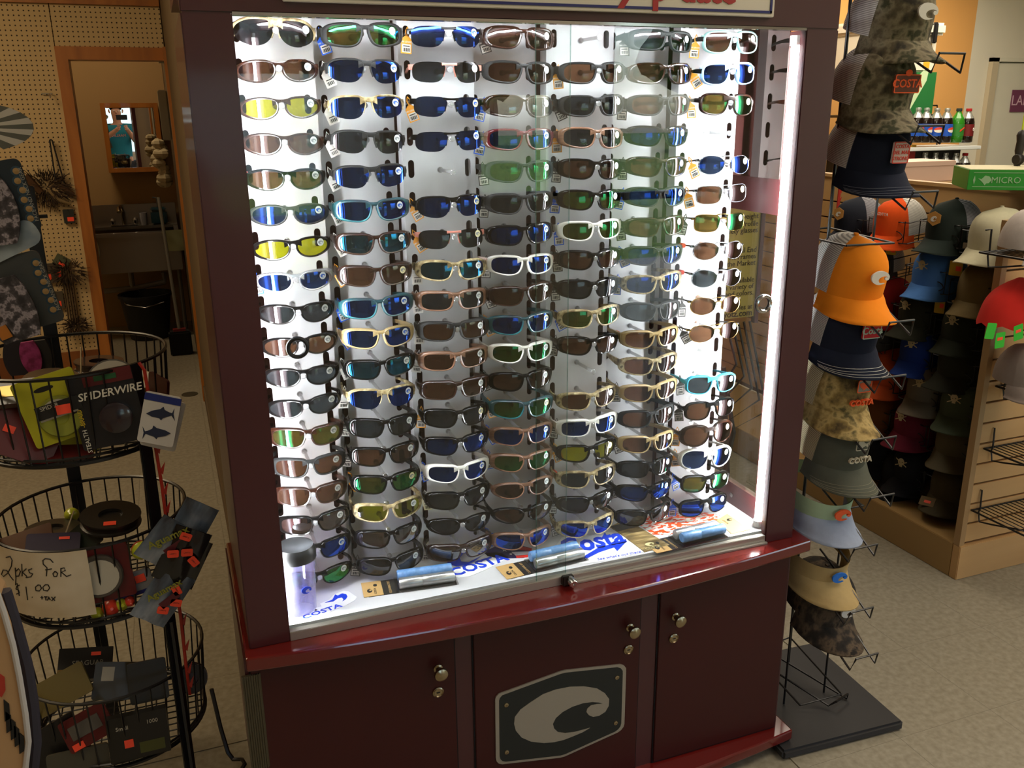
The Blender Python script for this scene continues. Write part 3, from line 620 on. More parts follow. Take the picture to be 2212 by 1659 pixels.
flat(t, c, [Z(*q) for q in ((1150, 522), (1290, 545), (1290, 575), (1150, 562))], mat('flag_red', 'd8281c', .5), 'stripe', .0006)
flat(t, c, [Z(*q) for q in ((1060, 585), (1290, 580), (1290, 612), (1110, 625))], mat('flag_white', 'dcd6da', .5), 'stripe', .0006)
flat(t, c, [Z(*q) for q in ((1110, 628), (1290, 616), (1240, 645), (1120, 652))], mat('flag_red', 'd8281c', .5), 'stripe', .0006)
for q in ((985, 562, 36), (900, 530, 16), (1065, 545, 18), (1055, 610, 22)):
    flat(t, c, [Z(q[0]+q[2]*(1 if i % 2 == 0 else .4)*sin(pi*i/5), q[1]-.65*q[2]*(1 if i % 2 == 0 else .4)*cos(pi*i/5)) for i in range(10)], dwhite, 'star', .0007)
Z = lambda x, y: (1200+x/4.424, 1060+y/4.424)
t, c = decal('sticker', 'large white sticker with blue script word and swoosh under the fifth column', [Z(*q) for q in ((10,520),(60,450),(200,415),(330,430),(500,395),(640,420),(700,480),(860,580),(560,660),(260,700),(0,660))], dwhite)
flat_text(t, 'Costa', .02, blue, Z(30, 560), Z(610, 440), c, .0008, shear=.35, off=.03, sy=1.5)
flat(t, c, [Z(*q) for q in ((255, 640), (420, 540), (680, 486), (590, 580), (560, 545), (420, 590), (300, 650))], blue, 'swoosh', .0006)
flat_text(t, "See what's out there", .02, blue, Z(395, 660), Z(810, 585), c, .0008, shear=.35, sy=1.1)
t, c = decal('sticker', 'round orange and white fish pattern sticker behind the right cleaning kit', [Z(*q) for q in ((760,300),(850,250),(1000,215),(1200,200),(1400,205),(1540,225),(1620,255),(1500,300),(1300,340),(1100,420),(930,420),(850,360))], ramp_mat('orange_scales', [(.44, 'f04e10'), (.49, 'f04e10'), (.51, 'e9e6dc'), (.6, 'e9e6dc')], 55, .4, 3, (1, 2, 1)), dz=.0)
t, c = decal('leaflet', 'reed camouflage cleaning cloth pack with pale wave between the script sticker and orange sticker', [Z(*q) for q in ((520,350),(700,265),(760,330),(1090,525),(850,590),(600,400))], ramp_mat('reed_camo', [(.3, '4c3a20'), (.5, '8a7448'), (.7, 'b8a070')], 60, .5, 4, (.3, 1.5, 1)), 'packet', .002)
flat(t, c, [Z(*q) for q in ((525, 350), (735, 295), (800, 345), (600, 395))], mat('dark_label', '2c2a22', .5), 'header_card', .002)
wl = wave_logo(.022, mat('cream_print', 'd8cf98', .5), t, on_shelf(*Z(900, 525))-c+V((0, 0, .003)), (Rd(-90), 0, Rd(12)))
flat_text(t, 'COSTA', .02, mat('cream_print', 'd8cf98'), Z(860, 568), Z(1000, 535), c, .0025)
# cleaning kits: blister pack on a card, a silver and a blue tube inside
kraft = mat('kraft_card', 'caa468', .6, vary=.06); kblack = mat('kit_black', '26241f', .5); silver = ramp_mat('silver_tube', [(.3, 'b7b9bb'), (.7, 'd5d7d8')], 60, .3, 2, metal=.8); bluet = ramp_mat('blue_cloth_tube', [(.3, '4a78ac'), (.7, '6c9bd0')], 120, .4, 4, coat=.5)
def kit(label, p, ang, flip=1, blue_first=False):
    t = thing('cleaning_kit', label, 'cleaning kit', p, (0, 0, ang), 'lens cleaning kits on the shelf floor')
    cd_ = box('card', (-.105*1, -.024, 0), (.075, .034, .0012), kblack, t)
    hd = box('hang_card', (-.115, -.024, .0012), (-.075, .034, .002), kraft, t)
    M().prism([(.004*cos(i*pi/5), .005*sin(i*pi/5)) for i in range(10)], 0, .0005).build('hang_hole', kblack, hd, loc=(-.088, .016, .0026), rot=(Rd(90), 0, 0))
    wave_logo(.015, kblack, hd, (-.101, -.003, .0024), (Rd(-90), 0, Rd(90)), th=.0004, zs=1.2)
    text('COSTA', .007, kblack, hd, (-.090, -.006, .0022), (0, 0, Rd(90)), ext=.0002)
    text('CLEANING KIT', .0075, kraft, cd_, (-.060, .004, .0014), (0, 0, Rd(90)), ext=.0002)
    for yy, mm, nm in ((-.010 if not blue_first else .016, silver, 'silver_tube'), (.016 if not blue_first else -.010, bluet, 'blue_tube')):
        M().lathe([(.0102, 0), (.0118, .002), (.0118, .045), (.0112, .046), (.0112, .048), (.0118, .049), (.0118, .112), (.0102, .114)], 20).build(nm, mm, t, True, (-.042, yy, .0132+(.004 if nm == 'blue_tube' else 0)), (0, Rd(90), 0))
    M().box((-.048, -.027, .0012), (.078, .034, .004)).build('blister', glassy('blister', (.82, .82, .82), base=.08, rough=.1), t)
kit('silver and blue tube cleaning kit at left front, below the second column', on_shelf(905, 1262), Rd(-6))
kit('silver and blue tube cleaning kit at centre, behind the sliding door lock', on_shelf(1195, 1222)+V((0, .012, 0)), Rd(4))
o3 = kit('silver and blue tube cleaning kit at far right, by the LED tube foot', on_shelf(1500, 1165)+V((.0, .0, 0)), Rd(3), blue_first=True)
t, c = decal('hang_card', 'tan hang card with black wave lying at the right end of the shelf', [Z(*q) for q in ((1540,285),(1640,222),(1860,375),(1680,415))], kraft, 'card', .001)
wave_logo(.016, kblack, t, on_shelf(*Z(1662, 282))-c+V((0, 0, .0014)), (Rd(-90), 0, Rd(25)), th=.0003)
flat_text(t, 'COSTA', .02, kblack, Z(1595, 283), Z(1650, 322), c, .0012)
# travel tumbler at the front left corner
tb = thing('tumbler', 'clear tumbler with purple wave print and black lid at the left end of the shelf', 'tumbler', at(634, 1325, z=FZ))
tb.location = V((-.497, -.035, FZ))
M().lathe([(.026, 0), (.031, .004), (.036, .118), (.0365, .12)], 28, cap=False).build('cup', glassy('purple_print', (.86, .85, .96), base=.05, rough=.05, body=((.62, .6, .85), .16)), tb, True)
M().lathe([(.0, .002), (.027, .002), (.032, .1)], 28, cap=False).build('inner_wall', glassy('inner_cup', (.85, .85, .95), base=.04), tb, True)
M().lathe([(.0372, .112), (.0385, .114), (.0385, .128), (.037, .134), (.034, .14), (.031, .138), (.0, .137)], 28).build('lid', black, tb, True)
wave_logo(.02, blue, tb, (.010, -.036, .06), (0, 0, Rd(15)), th=.001)
# ------------------------------------------------------------------ hats
def cloth(name, c, vary=.1): return mat(name, c, .9, vary=vary, scale=60, bump=.3, spec=.2)
HR, HW = .098, .079
def crown_pt(a, v, H=.118, front=0., top=1.):
    "a: angle from the front, v: 0 base .. 1 top"
    f = max(0, cos(a))**1.5; e = 2.1+2.6*f; r = max(0., 1-min(max(v, 0), 1)**e)**(1/2.1)
    return V((HR*cos(a)*r*(1+.02*f), HW*sin(a)*r, H*v*(1+.10*f*(1-v))))
hat_meshes = {}
def hm(key, fn):
    if key not in hat_meshes: hat_meshes[key] = fn()
    return hat_meshes[key]
def shell(a0, a1, v0, v1, nu, nv, th=.0015):
    m = M(); m.grid(lambda u, v: crown_pt(a0+(a1-a0)*u, v0+(v1-v0)*v), nu, nv)
    m.grid(lambda u, v: crown_pt(a0+(a1-a0)*u, v0+(v1-v0)*v)*(1-th*18), nu, nv); return m.mesh('crown', 70)
def brim_pt(u, v, L_=.072, dz=0):
    a = (u-.5)*2*Rd(78); base = crown_pt(a, 0)*(.975+.025*min(1, v*8)); w = cos((u-.5)*pi)**.6 if abs(u-.5) < .5 else 0
    x = base.x+v*L_*w; y = base.y*(1+.06*v); z = -.018*v*w-(y/HW)**2*.034*min(1, v*1.6)+.004-.006*min(1, v*3)+dz
    return V((x, y, z))
def brim_me(L_):
    m = M(); m.grid(lambda u, v: brim_pt(u, v, L_), 20, 6); m.grid(lambda u, v: brim_pt(u, v, L_, -.0028), 20, 6)
    n0 = len(m.v)//2
    m.f += [(i*7+6, (i+1)*7+6, n0+(i+1)*7+6, n0+i*7+6) for i in range(20)]; return m.mesh('brim', 60)
def stitch_me(L_):
    m = M()
    for v in (.55, .68, .81, .93): m.tube([brim_pt(.06+.88*k/20, v, L_, .0006) for k in range(21)], .0005, 4)
    m.tube([crown_pt(-1.15, k/10*.95)*1.006 for k in range(11)], .0006, 4).tube([crown_pt(1.15, k/10*.95)*1.006 for k in range(11)], .0006, 4)
    return m.mesh('stitching')
def skull(parent, m, loc, rot, s):
    g = M(); g.prism([(s*.28*cos(2*pi*k/12), s*.3*sin(2*pi*k/12)+s*.12) for k in range(12)], -.0012, 0, holes=[[(sx*s*.11+s*.06*cos(2*pi*k/6), s*.08+s*.06*sin(2*pi*k/6)) for k in range(6)] for sx in (-1, 1)])
    g.box((-s*.13, -.0012, -s*.3), (s*.13, 0, -s*.12))
    for q in (1, -1): g.prism([(-.5*s, q*-.3*s-.03*s), (.5*s, q*.2*s-.03*s), (.5*s, q*.2*s+.05*s), (-.5*s, q*-.3*s+.05*s)], -.0006, 0)
    g.build('skull_mark', m, parent, loc=loc, rot=rot)
def hat(label, pos, yaw, pitch, front, mesh_=None, brim=None, logo=None, group=None, roll=0., scale=1., visor=False, stitch=None, cat='cap', name='baseball_cap', L_=.072):
    t = thing(name, label, cat, pos, (roll, pitch, yaw), group); t.scale = (scale,)*3
    if visor:
        link('headband', hm('band', lambda: shell(-pi, pi, 0, .36, 36, 3, .0012)), front, t)
    else:
        link('crown_front', hm('cf', lambda: shell(-1.15, 1.15, -.05, 1, 16, 9)), front, t)
        link('mesh_back' if mesh_ is not front else 'crown_back', hm('cb', lambda: shell(1.15, 2*pi-1.15, 0, 1, 22, 9)), mesh_ or front, t)
        link('button', hm('bt', lambda: M().lathe([(.006, 0), (.0055, .003), (0, .0045)], 10).mesh('button', True)), brim or front, t, (0, 0, .117))
    link('brim', hm('brim%g' % L_, lambda: brim_me(L_)), brim or front, t)
    if stitch: link('stitching', hm('st%g' % L_, lambda: stitch_me(L_)), stitch, t)
    if logo: logo(t)
    return t
RF = (Rd(0), 0, Rd(90))
def L_wave(m, w=.05, z=.055, a=.0, **k):
    def f(t):
        p = crown_pt(a, z/.118)*1.03; wave_logo(w, m, t, (p.x+.0045, p.y, p.z), (Rd(-8), 0, Rd(90)+a), th=.004, zs=1.1)
    return f
mesh_w = ramp_mat('white_mesh', [(.35, '9f9c96'), (.5, 'd5d2cb'), (.7, 'e2dfd8')], 95, .85, 1, (0, 0, 1), wave=True)
mesh_t = ramp_mat('tan_mesh', [(.35, '8f8568'), (.5, 'c4b994'), (.7, 'd6cba6')], 95, .85, 1, (0, 0, 1), wave=True)
mesh_g = ramp_mat('grey_mesh', [(.35, '5c5c64'), (.5, '8a8a92'), (.7, '9a9aa2')], 95, .85, 1, (0, 0, 1), wave=True)
camo_w = ramp_mat('woodland_camo', [(.35, '2e2a20'), (.47, '5d5540'), (.56, '837a62'), (.66, '3a3b24')], 32, .9, 4)
camo_t = ramp_mat('tan_camo', [(.35, '4a3c22'), (.47, '8a7442'), (.56, 'b39a62'), (.66, '5c5330')], 28, .9, 4)
camo_d = ramp_mat('dark_camo', [(.35, '14110e'), (.5, '2a231c'), (.62, '5c4d3c'), (.7, '1a1511')], 34, .9, 5, (1, 1, .5))
navy = cloth('navy_cloth', '1b2030'); orange_c = cloth('orange_cloth', 'ee8a1e', .05); slate = cloth('slate_cloth', '55574c'); khaki = cloth('khaki_cloth', 'a0895c')
mint = cloth('mint_cloth', 'a9c2a0'); paleb = cloth('pale_blue_cloth', '9aa5bb'); khaki_v = cloth('khaki_visor', 'b29a6a')
w_thr = mat('white_thread', 'dcd9d0', .8); o_thr = mat('orange_thread', 'f2602a', .7); b_thr = mat('blue_thread', '1f6fd0', .7); r_cl = mat('red_patch', 'b41c24', .8)
def L_fishcosta(mt, panel):
    def f(t):
        p = crown_pt(0, .62)*1.035
        b_ = M().prism(rrect(.036, .030, .004), -.0012, 0, holes=[rrect(.032, .026, .003)]).build('badge_frame', mt, t, loc=(p.x+.005, 0, p.z), rot=(Rd(-10), 0, Rd(90)))
        FISH = [(-.5,.12),(-.3,.22),(-.05,.2),(.1,.12),(.3,.08),(.42,.16),(.5,.2),(.47,.0),(.5,-.18),(.4,-.12),(.3,-.06),(.12,-.16),(.0,-.28),(-.06,-.2),(-.3,-.12),(-.45,.0)]
        M().prism([(x*.029, z*.036) for x, z in FISH], -.0012, -.0002).build('fish_mark', mt, b_, loc=(0, 0, 0), rot=(0, Rd(12), 0))
        if panel: M().prism(rrect(.033, .027, .003), -.0003, .0004).build('badge_field', panel, b_)
        q = crown_pt(0, .30)*1.03; text('COSTA', .019, mt, t, (q.x+.006, 0, q.z), (Rd(90-6), 0, Rd(90)), off=.02, ext=.003)
    return f
def L_patch(mt, mb, txt, w=.052, h=.034, z=.5, red=False, bump_=False):
    def f(t):
        p = crown_pt(0, z)*1.035
        b_ = M().prism(rrect(w, h, .003), -.0012, .004).build('patch', mb, t, loc=(p.x+.004, 0, p.z), rot=(Rd(-9), 0, Rd(90)))
        M().prism(rrect(w, h, .003), -.0018, -.0012, holes=[rrect(w-.004, h-.004, .002)]).build('patch_border', mt, b_)
        if bump_: M().prism([(.008*cos(k*pi/6), .0065*sin(k*pi/6)) for k in range(12)], -.0016, 0).build('patch_crest', mt, b_, loc=(0, 0, h/2+.003))
        for i, s_ in enumerate(txt):
            text(s_, h*.62/len(txt)*(1.15 if len(txt) > 1 else 1), mt, b_, (0, -.0014, h*(.5-(i+.5)/len(txt))*.82), ext=.0006, off=.02)
    return f
hy = -.02
def hp(u, v): p = at(u, v, y=-.115); q = at(u, v, y=hy); return V((q.x+.0, hy, p.z))
HATS = [
 ('camouflage mesh-back cap with white wave, topmost on the wire rack', 1912, 62, dict(front=camo_w, mesh_=mesh_w, logo=L_wave(w_thr, .048))),
 ('camouflage cap with orange lettered patch, second on the wire rack', 1872, 216, dict(front=camo_w, mesh_=mesh_w, logo=L_patch(o_thr, mat('patch_brown', '6a4030', .8), ['COSTA'], .062, .036, .45, bump_=True))),
 ('navy cap with white mesh and square red-edged patch, third on the wire rack', 1862, 357, dict(front=navy, mesh_=mesh_w, stitch=mat('grey_thread', '6f7482', .8), logo=L_patch(mat('coral_thread', 'd84a3c', .8), mat('patch_pink', 'cdb5ad', .8), ['COSTA', 'DEL MAR', 'STRONG'], .040, .044, .4))),
 ('bright orange cap with white mesh and white wave on the wire rack', 1818, 634, dict(front=orange_c, mesh_=mesh_w, logo=L_wave(w_thr, .046))),
 ('navy cap with white stitching and red script patch below the bright orange cap', 1803, 752, dict(front=navy, mesh_=mesh_w, stitch=w_thr, logo=L_patch(mat('mint_thread', 'a9bfae', .8), r_cl, ['Costa'], .046, .036, .5))),
 ('tan camouflage cap with orange fish badge over orange letters', 1786, 884, dict(front=camo_t, mesh_=mesh_t, logo=L_fishcosta(o_thr, mat('badge_grey', '8a8578', .8)))),
 ('slate grey cap with pale fish badge over pale letters', 1784, 1008, dict(front=slate, mesh_=mesh_t, stitch=mat('tan_thread', '8f8a74', .8), logo=L_fishcosta(mat('pale_thread', 'c9c0a8', .8), None))),
 ('mint green visor with pale blue brim and orange wave', 1752, 1116, dict(front=mint, brim=paleb, visor=True, logo=L_wave(o_thr, .044, .022))),
 ('khaki visor with blue wave below the mint visor', 1746, 1252, dict(front=khaki_v, visor=True, logo=L_wave(b_thr, .042, .022))),
 ('dark camouflage cap with white wave, lowest on the wire rack', 1758, 1352, dict(front=camo_d, mesh_=camo_d, logo=L_wave(w_thr, .042)))]
rack = thing('hat_rack', 'black wire cap rack on a black base plate beside the display cabinet', 'rack', (.8, 0, 0))
M().box((-.185, -.165, 0), (.175, .215, .026), .006).build('base_plate', mat('black_board', '2b2b2d', .55, vary=.15, scale=20), rack, loc=(0, 0, 0), rot=(0, 0, Rd(-3)))
for x, y in ((.055, 0), (.056, .15), (-.075, 0), (-.075, .15)): M().tube([(x, y, .02), (x, y, 2.3)], .0028, 6).build('upright', blackwire, rack)
for z in (.09, .62, 1.25, 1.8):
    M().tube([(-.1, -.09, z), (.03, -.09, z-.002), (.07, .17, z), (-.075, .15, z), (-.1, -.09, z)], .0025, 6).build('cross_wire', blackwire, rack)
M().tube([(-.13, .16, .12), (.02, -.06, .035), (.035, -.07, .05), (.09, -.05, .045), (.09, -.05, .03), (-.05, .17, .1)], .003, 6).build('foot_wire', blackwire, rack)
for label, u, v, kw in HATS:
    p = hp(u, v); vis = kw.get('visor'); hat(label, p, Rd(-93), Rd(14), group='caps and visors on the wire rack', **kw)
    z = p.z; lp = [(p.x-.8-.04, 0, z+.0), (p.x-.8-.038, -.12, z-.045), (p.x-.8-.035, -.195, z-.085), (p.x-.8-.03, -.205, z-.05), (p.x-.8+.035, -.205, z-.05), (p.x-.8+.04, -.195, z-.085), (p.x-.8+.04, -.12, z-.045), (p.x-.8+.045, 0, z)]
    M().tube(lp, .0026, 6).build('cap_holder', blackwire, rack)
# ------------------------------------------------------------------ slatwall gondola
gon = thing('slatwall_gondola', 'maple slatwall gondola with caps on its side and end panel facing the camera', 'store fixture', (1.70, .362, 0))
gx, gy = 1.70, .362
def gbox(name, lo, hi, m, bev=0.): return M().box([lo[i]-(gx, gy, 0)[i] for i in range(3)], [hi[i]-(gx, gy, 0)[i] for i in range(3)], bev).build(name, m, gon)
GR = [.132+.0709*i for i in range(16)]
gbox('end_base', (1.70, .356, 0), (2.6, .387, .124), maple, .002)
gbox('edge_strip', (1.70, .362, .124), (1.722, .387, 1.205), mat('maple_edge', 'a8865a', .5))
for i, z in enumerate(GR):
    z1 = GR[i+1]-.005 if i+1 < len(GR) else 1.205
    if z1 > 1.205: z1 = 1.205
    if z >= 1.2: break
    gbox('slat_board', (1.722, .364, z+.002), (2.6, .380, z1), maple, .001)
gbox('slat_backer', (1.722, .380, .124), (2.6, .387, 1.205), mat('groove_brown', '5a4020', .7))
gbox('side_base', (1.70, .387, 0), (2.10, 3.3, .124), mat('side_base', 'a3824f', .55, vary=.06, scale=3), .002)
gbox('spine_backer', (2.112, .387, .124), (2.124, 3.3, 1.24), mat('groove_brown', '5a4020'))
for i in range(15):
    z = .15+.0709*i; z1 = z+.0655 if i < 14 else 1.245
    gbox('slat_board', (2.098, .389, z), (2.112, 3.3, z1), maple, .001)
gbox('top_cap', (2.09, .387, 1.245), (2.135, 3.3, 1.258), maple)
def wire_shelf(label, u, v, w_=.5, dep=.28):
    p = at(u, v, y=gy-.004); t = thing('wire_shelf', label, 'shelf', (p.x, gy, p.z), group='black wire shelves on the gondola end')
    M().tube([(0, -.005, 0), (w_, -.005, 0), (w_, -dep, 0), (0, -dep, 0)], .0035, 6, closed=True).build('rim', blackwire, t)
    g = M()
    for k in range(1, 24): g.tube([(k*w_/24, -.005, .002), (k*w_/24, -dep, .002)], .0017, 5)
    tag(g.build('deck_wires', blackwire, t), kind='stuff')
    for x in (.035, w_-.05):
        M().tube([(x, .016, .062), (x, -.004, .066), (x, -.008, .0), (x, -.004, -.012), (x, -.012, -.045), (x+.01, -.05, -.04), (x+.05, -dep*.8, -.005)], .003, 6).build('bracket', blackwire, t)
    return t, p
wire_shelf('wire shelf third from the floor, under the grey cap', 2151, 834)
wire_shelf('empty wire shelf second from the floor on the gondola end', 2125, 969)
wire_shelf('empty lowest wire shelf on the gondola end', 2098, 1102)
wire_shelf('topmost wire shelf on the gondola end under the white cap', 2116, 545)
grey_c = cloth('grey_cloth', '8d8078'); 
hat('pale grey cap cut off by the right edge on the end-panel shelf', at(2212, 822, y=.25), Rd(-100), 0, grey_c, grey_c, group='caps on the gondola end')
hat('white cap cut off by the right edge on the topmost wire shelf', at(2232, 535, y=.25), Rd(-80), 0, cloth('white_cloth', 'c9c0ba'), group='caps on the gondola end')
# red fleece hats with green hang tags
rf = thing('fleece_hat', 'bright red fleece hat with green tags hanging on the gondola end', 'hat', at(2190, 700, y=.27))
red_f = mat('red_fleece', 'cf2418', .95, vary=.12, scale=25, bump=.6)
M().grid(lambda u, v: V(((.085+.03*(1-v))*cos(pi*2*u)*(1-v**4*.9), (.07+.02*(1-v))*sin(pi*2*u)*(1-v**4*.9), .005+.135*v+.006*sin(9*2*pi*u)*(1-v))), 36, 10, wrap=True).build('crown', red_f, rf, True)
gt_ = mat('green_tag', '35b52a', .6)
for k, (u, v, a) in enumerate(((2140, 715, .15), (2160, 735, -.05), (2200, 718, -.2))):
    p = at(u, v, y=.185)-rf.location
    o = M().prism(rrect(.036, .046, .004), -.0004, .0004).build('hang_tag', gt_, rf, loc=p, rot=(0, a, 0))
    if k: M().box((-.011, -.001, .0), (.009, -.0004, .009)).build('price_sticker', orange_st, o)
M().tube([(-.04, -.09, -.06), (-.045, -.08, .0), (-.03, .0, .01), (-.03, .085, .02)], .003, 6).build('peg_hook', blackwire, rf)
# caps in wire baskets on the gondola side
cols = {k: cloth('cap_'+k, v) for k, v in dict(navyg='222630', orange='e8561c', green='27302c', cream='c2bda0', blue='4a78b8', khakib='7a6a46', red='8f1c1c', darkc='2f2f24', dgreen='2a2e22', royal='1c3476', orange2='b84a1e', taupe='6a6050', olive='4c5644', maroon='641a2a', khaki2='5c5440', brown='6a3c18', black='17171a', black2='121214', oliveb='463e2c', dbrown='30241c', dgrey='44403c').items()}
tan_sk = mat('bone_thread', 'b8a478', .8)
def L_skull(t, m=None): p = crown_pt(0, .55)*1.035; skull(t, m or tan_sk, (p.x+.004, 0, p.z), (Rd(-9), 0, Rd(90)), .042)
def L_diam(t):
    p = crown_pt(0, .55)*1.035; b_ = M().prism([(-.022, -.008), (0, -.022), (.024, -.010), (.024, .014), (0, .024), (-.022, .014)], -.0012, 0).build('patch', mat('amber_patch', 'c08a42', .8), t, loc=(p.x+.004, 0, p.z), rot=(Rd(-9), 0, Rd(90)))
    wave_logo(.022, w_thr, b_, (0, -.0012, 0), (0, Rd(-30), 0))
def L_text(s):
    def f(t): p = crown_pt(0, .6)*1.035; text(s, .014, w_thr, t, (p.x, 0, p.z), (Rd(81), 0, Rd(90)))
    return f
GH = [('navyg', mesh_g, 1858, 494, 'navy cap with grey mesh and amber patch in the top gondola row', L_diam),
 ('orange', mesh_w, 1945, 500, 'orange and white mesh cap in the top gondola row', L_text('CALCUTTA')),
 ('green', mesh_g, 2062, 508, 'dark green cap with amber patch and grey back in the top gondola row', L_diam),
 ('cream', None, 2158, 530, 'cream cap beside the end panel in the top gondola row', None),
 ('dgrey', mesh_w, 1900, 578, 'grey and white mesh cap behind the upright wire, left of the sky blue cap', None),
 ('blue', None, 2030, 605, 'sky blue cap with tan skull in the second gondola row', L_skull),
 ('khakib', None, 2130, 640, 'khaki brown cap with round patch next to the end panel', None),
 ('red', None, 1925, 668, 'dark red cap half hidden behind the bright orange cap', None),
 ('darkc', None, 2000, 690, 'dark camouflage cap with pale skull in the third gondola row', L_skull),
 ('dgreen', None, 2095, 722, 'dark green cap with lettered brim in the third gondola row', L_skull),
 ('dgrey', None, 1905, 752, 'charcoal cap in the fourth gondola row left of the royal blue cap', None),
 ('royal', None, 2000, 768, 'royal blue cap with tan skull in the fourth gondola row', L_skull),
 ('darkc', None, 2090, 800, 'nearly black cap beside the end panel in the fourth gondola row', None),
 ('orange2', None, 1925, 815, 'burnt orange cap behind the tip of the navy stitched brim', None),
 ('taupe', None, 2015, 850, 'taupe cap with pale brim and skull in the fifth gondola row', L_skull),
 ('olive', None, 2090, 885, 'olive cap with bone fish mark next to the end panel', lambda t: L_skull(t, mat('fish_bone', 'c0ac84', .8))),
 ('brown', None, 1915, 900, 'rust brown cap in the sixth gondola row', None),
 ('maroon', None, 1990, 925, 'maroon cap with tan skull in the sixth gondola row', L_skull),
 ('khaki2', None, 2080, 965, 'drab khaki cap with pale brim edge in the sixth gondola row', None),
 ('black2', None, 1915, 985, 'black cap at the left of the seventh gondola row', None),
 ('black', None, 1985, 1020, 'black cap with dim tan skull in the seventh gondola row', L_skull),
 ('oliveb', None, 2070, 1060, 'olive brown cap low beside the end panel', None),
 ('black2', None, 1950, 1085, 'large black cap low on the gondola deck', None)]
kb = mat('card_brown', '6b5634', .8); ycard = mat('yellow_card', 'c8a020', .6)
for ck, mb, u, v, lab, lg in GH:
    p = at(u, v, x=1.90); p.z = max(p.z, .165)
    hat(lab, p, pi+rnd.uniform(.0, .4), Rd(6), cols[ck], mb or cols[ck], logo=lg, group='caps in baskets on the gondola side', scale=1.08)
    t = thing('wire_basket', 'black wire cap basket under the '+lab, 'basket', (p.x, p.y, p.z), group='wire cap baskets on the gondola side')
    lw = lab.split(); t['label'] = ' '.join(('wire basket holding the '+lab).split()[:16])
    g = M()
    for z in (-.03, .045): g.tube([(.165, -.1, z+.03), (-.06, -.1, z), (-.075, -.085, z), (-.075, .085, z), (-.06, .1, z), (.165, .1, z+.03)], .0022, 5)
    for x, y in ((-.07, -.09), (-.07, .09), (.05, -.1), (.05, .1), (.165, -.1), (.165, .1)): g.tube([(x, y, -.03+(.013 if x > 0 else 0)), (x, y, .05)], .0018, 5)
    g.build('basket_frame', blackwire, t)
    g = M()
    for y in (-.06, -.02, .02, .06): g.tube([(.165, y, -.005), (-.075, y, -.032)], .0018, 5)
    g.build('basket_floor', blackwire, t)
    M().tube([(-.078, -.045+.03*cos(2*pi*k/14)*1.6, -.005+.018*sin(2*pi*k/14)) for k in range(14)], .0018, 5, closed=True).build('label_loop', blackwire, t)
for k, (u, v, w_, h_, m_, lab) in enumerate(((1815, 475, .045, .06, kb, 'brown barcode card hanging at the left of the top gondola row'), (1925, 540, .04, .035, ycard, 'yellow card with orange sticker above the sky blue cap'),
   (1885, 700, .03, .03, ycard, 'small yellow card behind the bright orange brim'), (2030, 660, .036, .055, ycard, 'yellow card with orange sticker in the third gondola row'), (2065, 580, .045, .05, ycard, 'yellow sunglasses card beside the sky blue cap'), (1915, 945, .035, .05, kb, 'card with orange sticker left of the maroon cap'),
   (2073, 992, .06, .018, paper, 'white price strip in front of the khaki caps'), (2098, 532, .055, .02, mat('beige_label', '9c9080', .8), 'beige shelf label under the cream cap'))):
    p = at(u, v, x=1.84); t = thing('hang_card', lab, 'card', p, (0, 0, Rd(-72)), 'cards hanging among the gondola caps')
    M().prism(rrect(w_, h_, .002), -.0006, .0006).build('card', m_, t)
    if m_ is ycard: box('price_sticker', (0, -.0012, -.008), (w_*.4, -.0006, .008), orange_st, t)
    M().tube([(0, 0, h_/2-.004), (0, .002, h_/2+.02)], .0006, 4).build('string', black, t)
t = hat('wide dark brown cap with kraft tag lying on the gondola deck', at(2030, 1095, x=1.93), pi+.3, 0, cols['dbrown'], group='caps lying on the gondola deck', L_=.10, scale=1.1)
p = at(2003, 1083, x=1.76); t = thing('price_card', 'kraft price tag with orange sticker on the dark brown cap', 'card', p, (Rd(-60), 0, Rd(-60)))
M().prism(rrect(.05, .04, .002), -.0006, .0006).build('card', kb, t); box('price_sticker', (-.01, -.0012, -.008), (.012, -.0006, .004), orange_st, t)
# red hook strip hanging behind the rack
t = thing('hook_strip', 'red plastic hook strip hanging left of the top gondola row', 'strip', at(1803, 520, x=1.86))
g = M().box((-.006, -.002, 0), (.006, .002, .26))
for k in range(8): g.prism([(0, .03*k+.01), (.014, .03*k+.024), (.010, .03*k+.008)], -.001, .001)
g.build('strip', mat('red_plastic', 'a8281c', .4), t)
# things on top of the gondola and beyond
t = thing('rod_box', 'green fish-print box standing on the gondola top at far right', 'box', at(2088, 410, y=.62), (0, 0, Rd(-36))); gr = mat('green_card', '1f8a1e', .5, vary=.08)
box('box_body', (0, 0, 0), (.5, .25, .064), gr, t, .001)
box('box_top', (.004, .004, .064), (.496, .246, .0655), mat('cream_board', 'cfc8a4', .7), t)
pg = mat('pale_green_print', '93b98a', .6)
for z in (.010, .054): box('stripe', (.015, -.001, z), (.48, 0, z+.0016), pg, t)
text('MICRO', .028, pg, t, (.112, -.001, .031), ext=.0006)
M().prism([(-.5,.0),(-.42,.28),(-.36,.0),(-.42,-.3)], -.001, 0).build('fish_tail', pg, t, loc=(.04, 0, .032)).scale = (.05, 1, .05)
M().prism([(x*.05, z*.05) for x, z in [(-.3,.1),(-.1,.05),(.1,.28),(.35,.22),(.5,0),(.35,-.2),(.2,-.22),(.12,-.34),(.02,-.2),(-.1,-.08)]], -.001, 0).build('fish_mark', pg, t, loc=(.045, 0, .032))
t = thing('fishing_rod', 'upright fishing reel and rod with bright yellow line guides', 'fishing rod', at(2196, 362, y=.68)); p0 = t.location
t.location.z = at(2088, 410, y=.62).z+.0655
dk = mat('dark_grip', '201a18', .5)
M().lathe([(.010, 0), (.012, .01), (.010, .03), (.014, .05), (.012, .08), (.015, .1), (.011, .112), (.003, .118)], 14).build('grip', dk, t, True)
